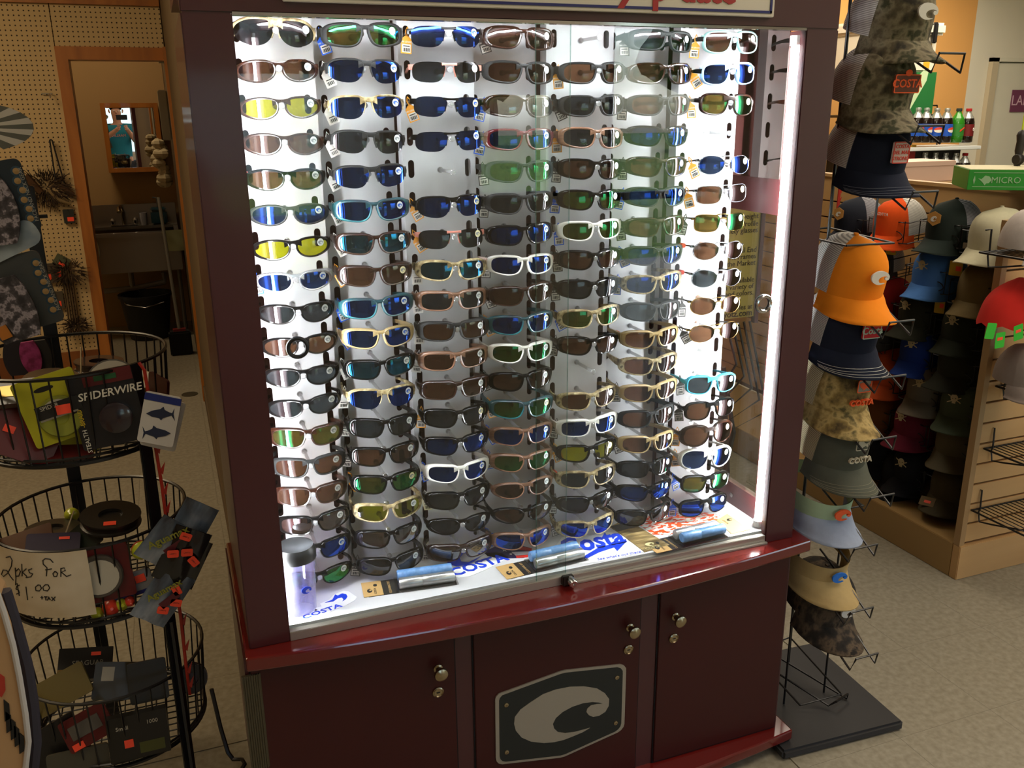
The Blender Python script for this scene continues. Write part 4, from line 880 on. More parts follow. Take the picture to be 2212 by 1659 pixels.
M().lathe([(.016, -.012), (.018, -.006), (.01, 0), (.018, .006), (.016, .012)], 16).build('reel', dk, t, True, (-.012, -.012, .022), (0, Rd(90), 0))
M().tube([(0, 0, .11), (.0, 0, .55)], [.0028, .0016], 6).build('blank', mat('lime_rod', 'c4d832', .4), t)
for z in (.28, .43): M().tube([(.0, -.004, z), (.0, -.012, z+.006), (.006, -.012, z+.01), (.006, -.006, z+.005)], .0012, 5).build('line_guide', black, t)
# drinks corner far right
BY = 4.0
def rk(u, v): return at(u, v, y=BY)
a, b_ = rk(1955, 315), rk(2107, 315); zs = a.z
t = thing('drinks_rack', 'black two-tier drinks rack with white-edged shelf by the orange wall', 'rack', ((a.x+b_.x)/2-.2, BY, 0)); cx_ = t.location.x
box('shelf', (a.x-cx_-.6, -.06, zs-.04), (b_.x-cx_, .3, zs-.012), mat('shelf_edge', 'cfd4d4', .4), t, .004)
box('back_box', (a.x-cx_-.5, .02, zs-.5), (b_.x-cx_-.13, .29, zs-.04), mat('dark_box', '181412', .7), t)
box('lower_shelf', (a.x-cx_-.6, -.06, 0), (b_.x-cx_, .3, rk(2060, 402).z-.01), mat('dark_box', '181412'), t)
M().tube([(a.x-cx_-.5, .25, zs-.02), (a.x-cx_-.45, .25, zs+.30), (b_.x-cx_-.2, .25, zs+.30), (b_.x-cx_-.15, .25, zs-.02)], .006, 6).build('rack_hoop', blackwire, t)
cola = mat('cola', '150b08', .1, coat=.5); capc = {'r': mat('cap_red', 'a02818', .4), 'b': mat('cap_blue', '1a4aa8', .4), 'g': mat('cap_green', '2c8a2c', .4)}
labm = {'b': mat('label_blue', '1a4fb4', .4), 'g': mat('label_green', '2f7a2a', .4), 'r': mat('label_maroon', '6a1618', .4)}
bsc = 1.17
def bottle(u, v, kind, lab, grp):
    p = rk(u, v); t = thing('soda_bottle', lab, 'bottle', (p.x, BY+.0, p.z), (0, 0, rnd.uniform(-.5, .5)), grp); t.scale = (bsc*1.3, bsc*1.3, bsc*.97)
    P_ = [(.03, 0), (.035, .006), (.035, .05), (.033, .06), (.035, .072), (.035, .135), (.030, .165), (.018, .192), (.0125, .205), (.0125, .215)]
    M().lathe(P_[:7], 18).build('bottle_body', cola if kind != 'g' else mat('green_soda', '2a7a1c', .15, coat=.5), t, True)
    M().lathe(P_[6:], 18).build('bottle_neck', glassy('clear_neck', (.6, .62, .6), base=.12, rough=.05, body=((.5, .52, .48), .3)) if kind != 'g' else mat('green_soda', '2a7a1c'), t, True)
    M().lathe([(.0145, .212), (.0145, .228), (.013, .231), (0, .231)], 14).build('bottle_cap', {'b': glassy('clear_neck', (.6, .6, .6)), 'g': capc['g'], 'r': capc['r']}[kind], t, True)
    lb = M().lathe([(.0358, .045), (.0358, .125)], 20, cap=False).build('label', labm[kind], t, True)
    if kind == 'b':
        M().add([(.0365*sin(q/12*1.1+.25*0), -.0365*cos(q/12*1.1), .085+.018*s_) for q in range(-8, 9) for s_ in (-math.sqrt(max(0, 1-(q/8)**2)), math.sqrt(max(0, 1-(q/8)**2)))], [(2*i, 2*i+2, 2*i+3, 2*i+1) for i in range(16)]).build('round_mark', mat('mark_white', 'e8e4dc', .5), lb)
        M().add([(.0369*sin(q/12*1.1), -.0369*cos(q/12*1.1), .085+.018*s_) for q in range(-8, 9) for s_ in (.12+.15*q/8, max(.13+.15*q/8, math.sqrt(max(0, 1-(q/8)**2))))], [(2*i, 2*i+2, 2*i+3, 2*i+1) for i in range(16)]).build('round_mark', mat('mark_red', 'd8402a', .5), lb)
    if kind == 'r': text('Dr', .03, mat('mark_white', 'e8e4dc'), lb, (0, -.037, .09), shear=.2)
    if kind == 'g': M().prism([(-.012, -.012), (.014, .014), (.014, .022), (-.012, .0)], -.0012, 0).build('slash_mark', mat('mark_red', 'd8402a'), lb, loc=(0, -.037, .085))
names = ['first', 'second', 'third', 'fourth', 'fifth']
for i, u in enumerate((1976, 1994, 2016, 2038)): bottle(u, 308, 'b', 'cola bottle with blue label, %s from left on the upper rack shelf' % names[i], 'bottles on the upper rack shelf')
bottle(2063, 308, 'g', 'green soda bottle on the upper rack shelf', 'bottles on the upper rack shelf'); bottle(2084, 308, 'r', 'maroon labelled bottle at the right end of the upper rack shelf', 'bottles on the upper rack shelf')
for i, u in enumerate((1990, 2012, 2034, 2056)): bottle(u, 402, 'b', 'dark cola bottle, %s from left on the lower rack shelf' % names[i], 'bottles on the lower rack shelf')
bottle(2076, 402, 'r', 'maroon labelled bottle at the right end of the lower rack shelf', 'bottles on the lower rack shelf')
t = thing('carton', 'red cola carton behind the navy cap near the lower rack shelf', 'carton', rk(1948, 362)); box('carton_body', (-.05, 0, 0), (.12, .15, .16), mat('red_carton', '8a1c1a', .5, vary=.2, scale=10), t); box('carton_band', (-.05, -.002, .15), (.12, .15, .17), mat('gold_band', 'b89030', .5), t)
gp = rk(1942, 235+12); t = thing('soda_case', 'green soda case with a large white letter under the white cooler', 'box', (gp.x, BY+.05, gp.z)); box('case_body', (0, 0, 0), (rk(2025, 235).x-gp.x, .3, rk(2000, 155).z-gp.z), mat('soda_green', '1c6a32', .5), t)
M().prism([(.0, .02), (.12, .02), (.26, .26), (.27, .33), (.22, .34), (.12, .24)], -.003, 0, holes=[[(.14, .14), (.19, .20), (.21, .26), (.17, .22)]]).build('white_letter', mat('pale_mark', 'b9d0a8', .6), t, loc=(.02, 0, -.0)).scale = (1, 1, .95)
rs_ = thing('stock_shelf', 'dark steel shelf holding the green soda case and white cooler', 'shelf', (gp.x, BY+.05, 0)); sw_ = rk(2025, 235).x-gp.x
box('shelf_board', (-.5, 0, gp.z-.02), (sw_+.01, .42, gp.z-.002), blackwire, rs_)
for x_ in (-.49, sw_-.02): box('shelf_post', (x_, .38, 0), (x_+.02, .42, gp.z-.02), blackwire, rs_)
cz_ = rk(2000, 155).z; t = thing('cooler', 'white cooler with black latch on top of the green soda case', 'cooler', (rk(1872, 150).x, BY+.06, cz_))
cw = rk(2032, 150).x-rk(1872, 150).x; ch = rk(2030, 75).z-cz_
box('cooler_body', (0, 0, 0), (cw, .4, ch), mat('cooler_white', 'd8d4c4', .5), t, .015)
box('lid', (-.02, -.03, ch), (cw+.05, .42, ch+.09), mat('cooler_white', 'd8d4c4'), t, .02)
box('latch', (cw-.09, -.045, ch-.06), (cw-.05, -.01, ch+.09), black, t, .008)
box('yellow_sticker', (cw-.12, -.003, .03), (cw-.06, 0, ch-.06), mat('sticker_yellow', 'd0a42c', .5), t)
t = thing('service_counter', 'tan counter behind the gondola holding the long pink box', 'counter', (0, 0, 0)); q0, q1 = at(1840, 403, y=2.25), at(2080, 403, y=2.25)
box('counter_body', (q0.x, 2.25, 0), (q1.x, 2.62, q0.z-.03), maple, t); box('counter_top', (q0.x-.02, 2.23, q0.z-.03), (q1.x+.02, 2.64, q0.z), wall_tan, t, .003)
t = thing('food_box', 'long pale pink box on the gondola spine below the bottles', 'box', (at(1880, 402, y=2.3).x, 2.3, q0.z)); p1_ = at(2057, 402, y=2.3); box('box_body', (0, 0, 0), (p1_.x-t.location.x, .25, .11), mat('pink_box', 'd9b8a6', .6), t, .004)
box('lid', (-.004, -.004, .085), (p1_.x-t.location.x+.004, .254, .113), mat('pink_box', 'd9b8a6'), t, .003)
# yellow leaflet poster beyond the side glass
p = at(1560, 690, y=.55); q = at(1645, 448, y=.55)
t = thing('product_poster', 'yellow product poster seen through the side glass of the display cabinet', 'poster', (q.x, .55, p.z)); ws = .30
ycol = mat('poster_yellow', 'a8964a', .6); h_ = q.z-p.z
box('poster_sheet', (-ws, 0, 0), (0, .003, h_), ycol, t); box('poster_frame', (0, -.006, -.02), (.012, .012, h_+.02), maroon_d, t)
blk = mat('poster_ink', '2a2614', .7)
for s_, v in (('Lightweight', 466), ('Low Profile', 482), ('Safety glasses', 496), ('Universal End', 538), ('Fit Frames', 552), ('to the Market', 566), ('Also available', 602), ('in a variety of', 616), ('lens and colors.', 630), ('see more styles at', 660)):
    me = text_mesh(s_, .022, .0004); w_ = max(x.co.x for x in me.vertices)
    link('lettering', me, blk, t, (-.008-w_-.0, -.001, at(1640, v, y=.55).z-p.z), (Rd(90), 0, 0))
me = text_mesh('wileyotz.com', .027, .0004, 0, 1, .012); link('lettering', me, blk, t, (-.008-max(x.co.x for x in me.vertices), -.001, at(1640, 673, y=.55).z-p.z), (Rd(90), 0, 0))
t = thing('cable_bundle', 'black cables hanging below the yellow poster behind the side glass', 'cables', (q.x-.05, .5, p.z)); g = M()
for k in range(5): g.tube([(-.08+.02*k, 0, 0), (-.05+.03*k, -.02, -.12-.04*k), (-.1+.01*k, 0, -.22-.03*k), (-.12, .02, -.1)], .004, 6)
g.build('cables', black, t)
t = thing('backpack', 'black bag standing behind the side glass below the cables', 'bag', (q.x-.13, .62, 0)); M().grid(lambda u, v: V((.13*cos(2*pi*u)*(1-.6*v**3), .09*sin(2*pi*u)*(1-.5*v**3), .85*v*1.0)), 20, 8, wrap=True).build('bag_body', mat('black_nylon', '131316', .7), t, True)
M().tube([(.02, -.09, .8), (.05, -.12, .6), (.03, -.1, .4)], .008, 6).build('strap', black, t)
# ------------------------------------------------------------------ bathroom seen through the door opening
steel = mat('stainless', '8a8278', .3, .85, vary=.08, scale=3)
m = thing('mirror_cabinet', 'oak framed mirror hanging on the bathroom wall', 'mirror', (at(288, 300, y=5.44).x, 5.44, at(288, 298, y=5.44).z), (0, 0, Rd(1.7)))
MW, MH = .187, .235
fr = M()
for lo, hi in (((-MW, -MH), (-MW+.032, MH)), ((MW-.032, -MH), (MW, MH)), ((-MW+.032, -MH), (MW-.032, -MH+.032)), ((-MW+.032, MH-.032), (MW-.032, MH))): fr.box((lo[0], -.02, lo[1]), (hi[0], .005, hi[1]), .002)
fr.build('frame', oak, m); box('mirror_glass', (-MW+.03, -.008, -MH+.03), (MW-.03, -.004, MH-.03), glassy('mirror_silver', (0, 0, 0), (.85, .85, .85), base=1), m)
box('cabinet_body', (-MW+.004, .005, -MH+.004), (MW-.004, .15, MH-.004), oak_d, m)
sx0, sx1 = -1.22, -.585; SY = 5.05
t = thing('utility_sink', 'stainless utility sink with deep front apron in the bathroom', 'sink', (sx0, SY, 0)); w_ = sx1-sx0
zr, za = at(300, 505, y=SY).z, at(300, 588, y=SY).z
box('apron', (0, 0, za), (w_, .03, zr), steel, t, .006); box('rim', (-.01, -.012, zr-.02), (w_+.01, .06, zr+.008), steel, t, .006)
box('basin_side', (0, .03, za), (.03, .5, zr), steel, t); box('basin_side', (w_-.03, .03, za), (w_, .5, zr), steel, t); box('basin_bottom', (.03, .03, za), (w_-.03, .5, za+.02), steel, t)
box('backsplash', (0, .47, zr-.02), (w_, .5, zr+.16), steel, t, .003); box('faucet_deck', (0, .4, zr-.01), (w_, .47, zr+.01), steel, t)
for x in (.03, w_-.03): M().tube([(x, .04, 0), (x, .04, za)], .014, 8).build('leg', mat('galvanised', '6a665e', .5, .6), t)
pipe = mat('pvc_pipe', '9a9284', .5)
M().tube([(.05, .25, za-.16), (.3, .25, za-.15), (.5, .25, za-.12), (.5, .25, za-.05)], .02, 8).tube([(.28, .25, za-.15), (.28, .25, za)], .018, 8).tube([(.2, .3, za-.3), (.3, .25, za-.15), (.4, .3, za-.28)], .01, 6).build('drain_pipe', pipe, t, True)
f = thing('faucet', 'chrome gooseneck faucet on the back of the stainless sink', 'faucet', (at(268, 480, y=SY+.42).x, SY+.43, zr+.011))
M().box((-.09, -.025, 0), (.09, .025, .012), .004).build('base', chrome, f); M().tube([(0, 0, .01), (0, 0, .1), (-.01, -.03, .14), (-.02, -.09, .135), (-.02, -.11, .11)], [.014, .013, .013, .014, .016], 10).build('spout', brass, f, True)
for x in (-.075, .075): M().lathe([(.014, 0), (.016, .02), (.02, .03), (.012, .045), (0, .047)], 12).build('handle', chrome, f, True, (x, 0, .012))
p = at(312, 489, y=SY+.42); f = thing('paper_cup', 'silver grey cup beside the faucet on the sink', 'cup', (p.x, SY+.425, zr+.011)); M().lathe([(.022, 0), (.028, .09), (.0265, .09), (.021, .003), (0, .003)], 16).build('cup_body', mat('silver_cup', 'a8a8b0', .3, .5), f, True)
p = at(346, 489, y=SY+.42); f = thing('soap_jug', 'dark blue translucent jug with pump on the sink', 'bottle', (p.x, SY+.432, zr+.011))
M().box((-.055, -.03, 0), (.055, .03, .10), .012).build('jug_body', mat('dark_teal', '14323c', .25), f); M().box((-.055, -.03, .10), (.055, .03, .125), .01).build('jug_shoulder', mat('teal_soap', '1c424c', .2), f)
M().tube([(0, 0, .12), (0, 0, .19), (-.03, 0, .195)], .006, 8).build('pump', mat('dark_grey', '3a3a38', .5), f)
def cloth_drape(name, label, u0, u1, v0, v1, y, m_, amp=.006):
    a, b_ = at(u0, v0, y=y), at(u1, v1, y=y); t = thing(name, label, 'towel', (a.x, y, b_.z)); w, h = b_.x-a.x, a.z-b_.z
    M().grid(lambda u, v: V((w*u+.01*sin(5*v), amp*sin(9*u+3*v), h*v)), 12, 10).grid(lambda u, v: V((w*u+.01*sin(5*v), .004+amp*sin(9*u+3*v), h*v)), 12, 10).build('cloth', m_, t, True); return t
cloth_drape('dish_towel', 'pale green cloth draped over the right end of the sink apron', 352, 411, 498, 540, SY-.02, mat('sage_cloth', '8a8a62', .9))
cloth_drape('white_towel', 'white cloth hanging at the left of the sink beside the door casing', 193, 214, 502, 556, SY-.03, mat('cream_cloth', 'bdb49a', .9), .012)
p = at(385, 300, y=4.9); t = thing('paper_towel_stack', 'crumpled cream paper towels in a holder on the bathroom right wall', 'paper towels', (-.60, 4.6, p.z))
box('holder', (-.02, -.06, .0), (.033, .10, .30), mat('ivory_plastic', '9a9480', .5), t, .006)
g = M(); rr = random.Random(3)
for k in range(9): c = V((-.05+rr.uniform(-.01, .02), .02+rr.uniform(-.04, .04), -.02-.03*k)); g.grid(lambda u, v: c+V((cos(2*pi*u)*sin(pi*v)*.045, sin(2*pi*u)*sin(pi*v)*.05, cos(pi*v)*.03))*(1+.2*sin(7*u*6+k)), 9, 6, wrap=True)
g.build('paper', mat('cream_paper', 'b5a684', .9), t)
box('wall_hook', (-.594, 4.3, 1.83), (-.565, 4.5, 1.845), mat('ivory_plastic', '9a9480'), None); o = bpy.data.objects['wall_hook']; tag(o, 'small pale hook strip high on the bathroom right wall', 'hook')
t = thing('floor_bucket', 'black bucket standing on the floor under the sink', 'bucket', (-.86, 5.15, 0)); M().lathe([(.13, 0), (.17, .30), (.18, .30), (.18, .32), (.16, .32), (.12, .01), (0, .01)], 22).build('bucket_body', mat('black_bucket', '0d0d10', .5), t, True)
M().tube([(-.17, 0, .3), (-.12, -.13, .27), (0, -.18, .25), (.12, -.13, .27), (.17, 0, .3)], .004, 6).build('handle', chrome, t)
t = thing('broom', 'broom with black head leaning at the right side of the bathroom', 'broom', (-.66, 4.55, 0)); M().box((-.07, -.04, 0), (.07, .04, .16), .01).build('bristles', mat('black_bristle', '0c0c0c', .9), t); box('collar', (-.04, -.02, .16), (.04, .02, .175), mat('red_collar', '7c1a14', .5), t)
M().tube([(0, 0, .17), (-.03, .35, 1.0)], .011, 8).build('broom_handle', mat('grey_pole', '6c675c', .5), t)
t = thing('outlet_plate', 'pale outlet plate above the left end of the sink', 'outlet', (at(212, 466, y=5.53).x, 5.538, at(212, 466, y=5.53).z)); box('plate', (-.045, 0, -.03), (.045, .008, .03), mat('ivory_plastic', '9a9480'), t, .003); box('socket', (-.03, -.003, -.012), (.03, 0, .012), mat('ivory_dark', '7a745e', .5), t, .001)
t = thing('floor_drain', 'oval metal floor drain in front of the bathroom door', 'drain', at(410, 852, z=.0)); M().lathe([(.045, 0), (.045, .003), (0, .003)], 20).build('drain_cover', mat('drain_metal', '4c4534', .5, .5), t)
# ------------------------------------------------------------------ things hanging on the pegboard
PY_ = PEGY-.012
def pk(u, v, y=PY_): return at(u, v, y=y)
straw = ramp_mat('dried_fur', [(.3, '1e140c'), (.6, '3a2817'), (.8, '5a422a')], 60, .95, 4, (1, 1, .3))
def tuft(parent, c, rx, rz, n_, name='fur', seed=1, ln=.03):
    r_ = random.Random(seed); g = M()
    for k in range(n_):
        a = r_.uniform(0, 2*pi); q = math.sqrt(r_.random()); p = V((c[0]+rx*q*cos(a), c[1]-r_.uniform(0, .03), c[2]+rz*q*sin(a))); d = V((cos(a)*.8+r_.uniform(-.4, .4), r_.uniform(-.5, .1), sin(a)*.8+r_.uniform(-.5, .2)))*ln
        g.tube([p, p+d], [.0035, .0008], 3, cap=False)
    return tag(g.build(name, straw, parent), kind='stuff')
c = pk(100, 405); t = thing('game_call', 'brown furry game call hanging by cords on the pegboard', 'game call', c)
tuft(t, (0, 0, 0), .10, .07, 260, seed=2, ln=.05)
def rel(u, v): q = pk(u, v)-c; return V((q.x, -.02, q.z))
M().tube([rel(55, 380), rel(90, 415)], [.022, .016], 8).build('grip', mat('brown_wood', '4a3018', .5), t, True)
M().tube([rel(105, 408), rel(125, 430), rel(155, 440)], [.010, .012, .006], 8).build('tine', mat('antler', '7a6440', .6), t, True)
M().tube([rel(130, 400), rel(160, 420)], [.014, .010], 8).build('handle', mat('brown_wood', '4a3018'), t, True)
M().tube([rel(108, 302), rel(115, 350), rel(121, 390)], .004, 5).tube([rel(113, 302), rel(128, 355), rel(140, 395)], .004, 5).tube([rel(108, 302), rel(113, 302)], .004, 5).build('cord', mat('dark_cord', '16130f', .7), t)
c = pk(148, 640); t = thing('arrow_pack', 'clear tube of brown arrows with dark feathered ends on the pegboard', 'arrows', c)
for k in range(5): M().tube([rel(132+k*5, 575), rel(152+k*5, 708)], .0045, 5).build('arrow', mat('arrow_brown', '4c3a26', .5), t)
q = rel(146, 585); tuft(t, (q.x, q.y, q.z), .07, .05, 120, 'feathers', 5, .04); q = rel(165, 700); tuft(t, (q.x, q.y, q.z), .05, .03, 100, 'feathers', 6, .04)
def tagpack(u, v, w, h, label, m_, rz=0., st=True, y=PY_):
    p = pk(u, v, y); t = thing('hang_pack', label, 'package', p, (0, rz, 0), 'small packs on the pegboard')
    M().prism(rrect(w, h, .004), -.012, 0).build('card', m_, t)
    if st: box('price_sticker', (-.008, -.0135, -h*.35), (.022, -.012, -h*.05), orange_st, t)
    M().tube([(0, -.03, h/2-.005), (0, .01, h/2-.001)], .002, 5).build('peg_hook', blackwire, t)
dkc = mat('dark_card', '1c201a', .5); mst = mat('misty_bag', '4c4234', .3)
tagpack(149, 467, .05, .07, 'dark carded pack with orange sticker beside the door casing', dkc)
tagpack(133, 565, .07, .06, 'grey green pack with orange sticker on the pegboard', mat('grey_green', '4e5138', .6), .6)
tagpack(122, 588, .045, .08, 'dark tilted pack with orange sticker above the arrows', dkc, -.6)
tagpack(100, 590, .10, .10, 'crinkled clear bag with orange sticker left of the arrows', mst)
tagpack(122, 648, .07, .09, 'lower crinkled bag with two orange stickers on the pegboard', mst)
p = pk(100, 207); t = thing('peg_hook', 'bare metal hook with arrow shadow on the pegboard', 'hook', p); M().tube([(-.02, 0, .01), (.03, 0, .01), (.02, -.05, -.01), (.02, -.06, .01)], .003, 5).build('hook_wire', chrome, t)
# ------------------------------------------------------------------ wire basket tower
TX, TY, TR = -.878, .350, .19
tw = thing('basket_tower', 'round three-tier black wire basket tower left of the display cabinet', 'basket stand', (TX, TY, 0))
RIM = [1.065, .715, .365]; BD = .175
def cyl(z, a, r=TR): return V((r*cos(a), r*sin(a), z))
bars_me = None
for i, z in enumerate(RIM):
    bk = M().tube([cyl(0, 2*pi*k/48) for k in range(48)], .0038, 6, closed=True).tube([cyl(-BD, 2*pi*k/48, TR-.012) for k in range(48)], .0055, 6, closed=True).tube([cyl(-BD+.012, 2*pi*k/48, TR-.011) for k in range(48)], .003, 5, closed=True)
    o = bk.build('basket_rim', blackwire, tw, True, (0, 0, z))
    if bars_me is None: bars_me = M().tube([cyl(0, 0), cyl(-BD, 0, TR-.012)], .0019, 5).mesh('basket_wire')
    for k in range(38): link('basket_wire', bars_me, blackwire, o, rot=(0, 0, 2*pi*k/38))
    fl_ = M()
    for k in range(-7, 8): y = k*.023; h_ = math.sqrt((TR-.012)**2-y*y); fl_.tube([(-h_, y, -BD), (h_, y, -BD)], .0018, 5).tube([(y, -h_, -BD), (y, h_, -BD)], .0018, 5)
    fl_.build('basket_floor', blackwire, o)
for j, (u, v, z, ztop, dark) in enumerate(((287, 800, 1.055, 1.07, 0), (108, 722, 1.065, 1.39, 1))):
    p = at(u, v, z=z); q = V((p.x-TX, p.y-TY, 0)).normalized()*(TR+.008); a = math.atan2(q.y, q.x)
    box('post', (-.004, -.014, 0), (.004, .014, ztop), mat('black_post', '14171c', .4), tw, .002, loc=(q.x, q.y, 0), rot=(0, 0, a))
    M().tube([(q.x*1.02, q.y*1.02, .5), (q.x*1.03, q.y*1.03, .12), (q.x*1.25, q.y*1.25, .02), (q.x*1.5, q.y*1.5, .01)], .006, 6).build('foot', blackwire, tw, True)
M().tube([(.195, .02, .20), (.205, .0, .10), (.215, -.02, .04), (.225, -.03, .025), (.245, -.045, .03), (.25, -.07, .035), (.235, -.09, .03)], .005, 6).build('foot', blackwire, tw, True)
# price sign on the middle basket
R0 = TR+.006
def cylhit(u, v, r=R0):
    d = at(u, v, z=0)-CAM; o = CAM-V((TX, TY, 0)); A = d.x*d.x+d.y*d.y; B = 2*(o.x*d.x+o.y*d.y); C_ = o.x*o.x+o.y*o.y-r*r; D = B*B-4*A*C_
    s_ = (-B-math.sqrt(max(D, 0)))/(2*A); return CAM+d*s_-V((TX, TY, 0))
K = lambda x, y: (x/2.68, 1040+y/2.68)
def ang(p): return math.atan2(p.y, p.x)
pa, pb = cylhit(*K(0, 400)), cylhit(*K(500, 402)); qb = cylhit(*K(540, 770)); a0, a1 = ang(pa)-.35, ang(pb)
z1_, z0_ = pb.z+.003, qb.z
ps = thing('price_sign', 'stained handwritten paper sign 2pks for $1.00 +tax on the middle basket', 'sign', (TX, TY, 0))
pm_ = ramp_mat('stained_paper', [(.3, 'b39c74'), (.5, 'cbbb9c'), (.7, 'd8cbb0')], 9, .85, 3)
M().grid(lambda u, v: V((R0*cos(a0+(a1-a0)*u), R0*sin(a0+(a1-a0)*u), z0_+(z1_-z0_)*v)), 24, 1).grid(lambda u, v: V(((R0+.0006)*cos(a0+(a1-a0)*u), (R0+.0006)*sin(a0+(a1-a0)*u), z0_+(z1_-z0_)*v)), 24, 1).build('paper', pm_, ps, True)
ink = mat('pen_ink', '15120e', .6)
STK = [[(35,440),(58,433),(70,455),(66,490),(45,530),(20,550),(8,538),(18,512),(40,515),(60,550),(78,572)],
 [(88,500),(92,560),(90,600)],[(90,520),(108,505),(118,520),(108,548),(92,548)],[(126,478),(128,548)],[(152,505),(130,525),(155,550)],[(185,505),(165,512),(170,528),(190,535),(178,552),(150,556)],
 [(268,548),(272,500),(250,478),(248,458),(262,446),(290,450),(308,470)],[(262,512),(300,506)],[(318,520),(306,535),(312,550),(328,550),(334,532),(320,520)],
 [(352,505),(352,552)],[(350,505),(372,500),(378,515),(355,525),(385,550),(412,540)],
 [(112,600),(96,608),(92,622),(108,630),(112,645),(95,652)],[(98,590),(112,662)],[(150,610),(160,686)],[(185,668),(188,672)],[(222,598),(205,612),(208,632),(228,634),(240,618),(232,600),(218,600)],[(262,598),(248,612),(252,630),(274,634),(288,616),(278,598),(262,598)],
 [(235,672),(250,672)],[(242,664),(243,682)],[(256,668),(274,668)],[(264,668),(266,688)],[(274,688),(282,668),(292,686)],[(276,680),(290,680)],[(298,668),(318,690)],[(320,668),(300,690)]]
g = M()
for s_ in STK:
    pts = [cylhit(*K(x, y), R0+.0012) for x, y in s_]; g.tube(pts, .0011, 5)
g.build('handwriting', ink, ps)
# merchandise in the baskets
def tw_at(u, v, y): p = at(u, v, y=y); return p
def pack(name, label, u, v, y, w, h, m_, rot=(0, 0, 0), cat='package', extras=None, th=.006, group=None, rr_=.006):
    t = thing(name, label, cat, tw_at(u, v, y), rot, group); M().prism(rrect(w, h, rr_), -th, 0).build('card', m_, t)
    if extras: extras(t)
    return t
def disc(t, x, z, r, m_, d=.014, nm='spool', mi=None):
    o = M().lathe([(r, 0), (r, d*.8), (r*.94, d), (r*.4, d), (r*.35, d*.7), (0, d*.7)], 24).build(nm, m_, t, True, (x, -.006, z), (Rd(90), 0, 0))
    if mi: M().prism([(r*.86*cos(a), r*.86*sin(a)) for a in [k*pi/12 for k in range(13)]], -.0008, 0).build('spool_label', mi, t, loc=(x, -.006-d, z))
    return o
def stick(t, x, z, w=.02, h=.014, th=.0075, rot=0): M().box((-w/2, -.0008, -h/2), (w/2, 0, h/2)).build('price_sticker', orange_st, t, loc=(x, -th, z), rot=(0, rot, 0))
yel = mat('yellow_pack', 'b0ac20', .4, vary=.15, scale=15); dred = mat('dark_red_pack', '5c1214', .35); label_w = mat('label_white', 'b9b29e', .6); wine = mat('wine_pack', '3a1414', .35)
line_g = mat('green_line', '8c9030', .4); dk2 = mat('dark_print', '1b1916', .4)
def ex_yel(t):
    disc(t, .006, -.018, .040, line_g, .012, mi=label_w); box('dark_band', (-.03, -.0225, -.014), (.05, -.02, .012), dk2, t); text('SPIDER', .011, label_w, t, (-.004, -.0235, .006)); stick(t, .018, -.006, .026, .018, .0245, .15)
    M().prism([(.018*cos(a), .005*sin(a)) for a in [k*pi/6 for k in range(12)]], -.0008, 0).build('hang_hole', dk2, t, loc=(-.004, -.006, .04))
pack('spool_pack', 'bright yellow fishing line pack in the top basket', 118, 880, .20, .112, .130, yel, (Rd(-8), Rd(-14), 0), extras=ex_yel, cat='line pack')
pack('spool_pack', 'second yellow line pack behind and below the bright yellow one', 150, 935, .235, .10, .11, yel, (Rd(-8), Rd(-24), 0), cat='line pack')
def ex_st(t):
    box('red_header', (-.03, -.0085, .048), (.058, -.006, .074), dred, t); text('SPIDERWIRE', .021, mat('bold_white', 'e0dccc', .5), t, (.012, -.0095, .030), (Rd(90), 0, 0), shear=.15, off=.015)
    text('STEALTH', .0115, mat('bold_white', 'e0dccc'), t, (-.048, -.0075, -.056), (Rd(90), Rd(-90), 0)); text('-BRAID', .0115, mat('bold_yellow', 'd0b020', .5), t, (-.048, -.0075, -.010), (Rd(90), Rd(-90), 0))
    M().lathe([(.03, 0), (.03, .012), (.02, .016), (0, .016)], 20).build('braid_spool', mat('dark_spool', '2c2228', .2, coat=.5), t, True, (.012, -.006, -.02), (Rd(90), 0, 0))
    box('green_chip', (-.01, -.0095, .056), (.03, -.0085, .066), mat('green_chip', '1f5a2c', .5), t)
pack('braid_pack', 'black and red braided line pack with bold white lettering in the top basket', 232, 880, .185, .118, .150, mat('pack_charcoal', '1a191c', .3), (Rd(-4), Rd(-6), 0), extras=ex_st, cat='line pack')
def spool(label, u, v, y, r, m_, rot, mi=None, st=True):
    t = thing('line_spool', label, 'spool', tw_at(u, v, y), rot, 'loose line spools in the baskets')
    M().lathe([(r, 0), (r, .004), (r*.92, .006), (r*.92, .016), (r, .018), (r, .022), (r*.4, .022), (r*.38, .015), (0, .015)], 26).build('spool_body', m_, t, True)
    if mi: M().lathe([(r*.94, .0222), (r*.45, .0226)], 26, cap=False).build('spool_label', mi, t)
    if st: box('price_sticker', (-.012, -r*.8, .0226), (.012, -r*.55, .0234), orange_st, t)
smoke = mat('smoked_spool', '6a5844', .2, coat=.5)
spool('clear tan spool with orange sticker behind the yellow pack', 113, 838, .30, .052, smoke, (Rd(8), Rd(5), 0))
spool('spool with white barcode label beside the top basket post', 245, 832, .26, .05, mat('grey_spool', '5a554c', .3), (Rd(68), Rd(6), 0), label_w, False)
spool('flat dark spool at the back of the top basket', 215, 800, .44, .05, mat('dark_spool', '2c2228'), (0, Rd(4), 0), None, False)
spool('cream labelled spool right of the top basket post', 300, 838, .38, .035, mat('cream_spool', 'b4a474', .4), (Rd(20), 0, 0), label_w, False)
pack('hook_pack', 'dark red hook pack leaning in the front of the top basket', 55, 940, .22, .12, .10, dred, (Rd(-30), Rd(30), 0), extras=lambda t: stick(t, -.03, .0))
pack('hook_pack', 'red edged blister lying under the yellow packs', 135, 975, .22, .11, .06, dred, (Rd(-60), 0, Rd(4)))
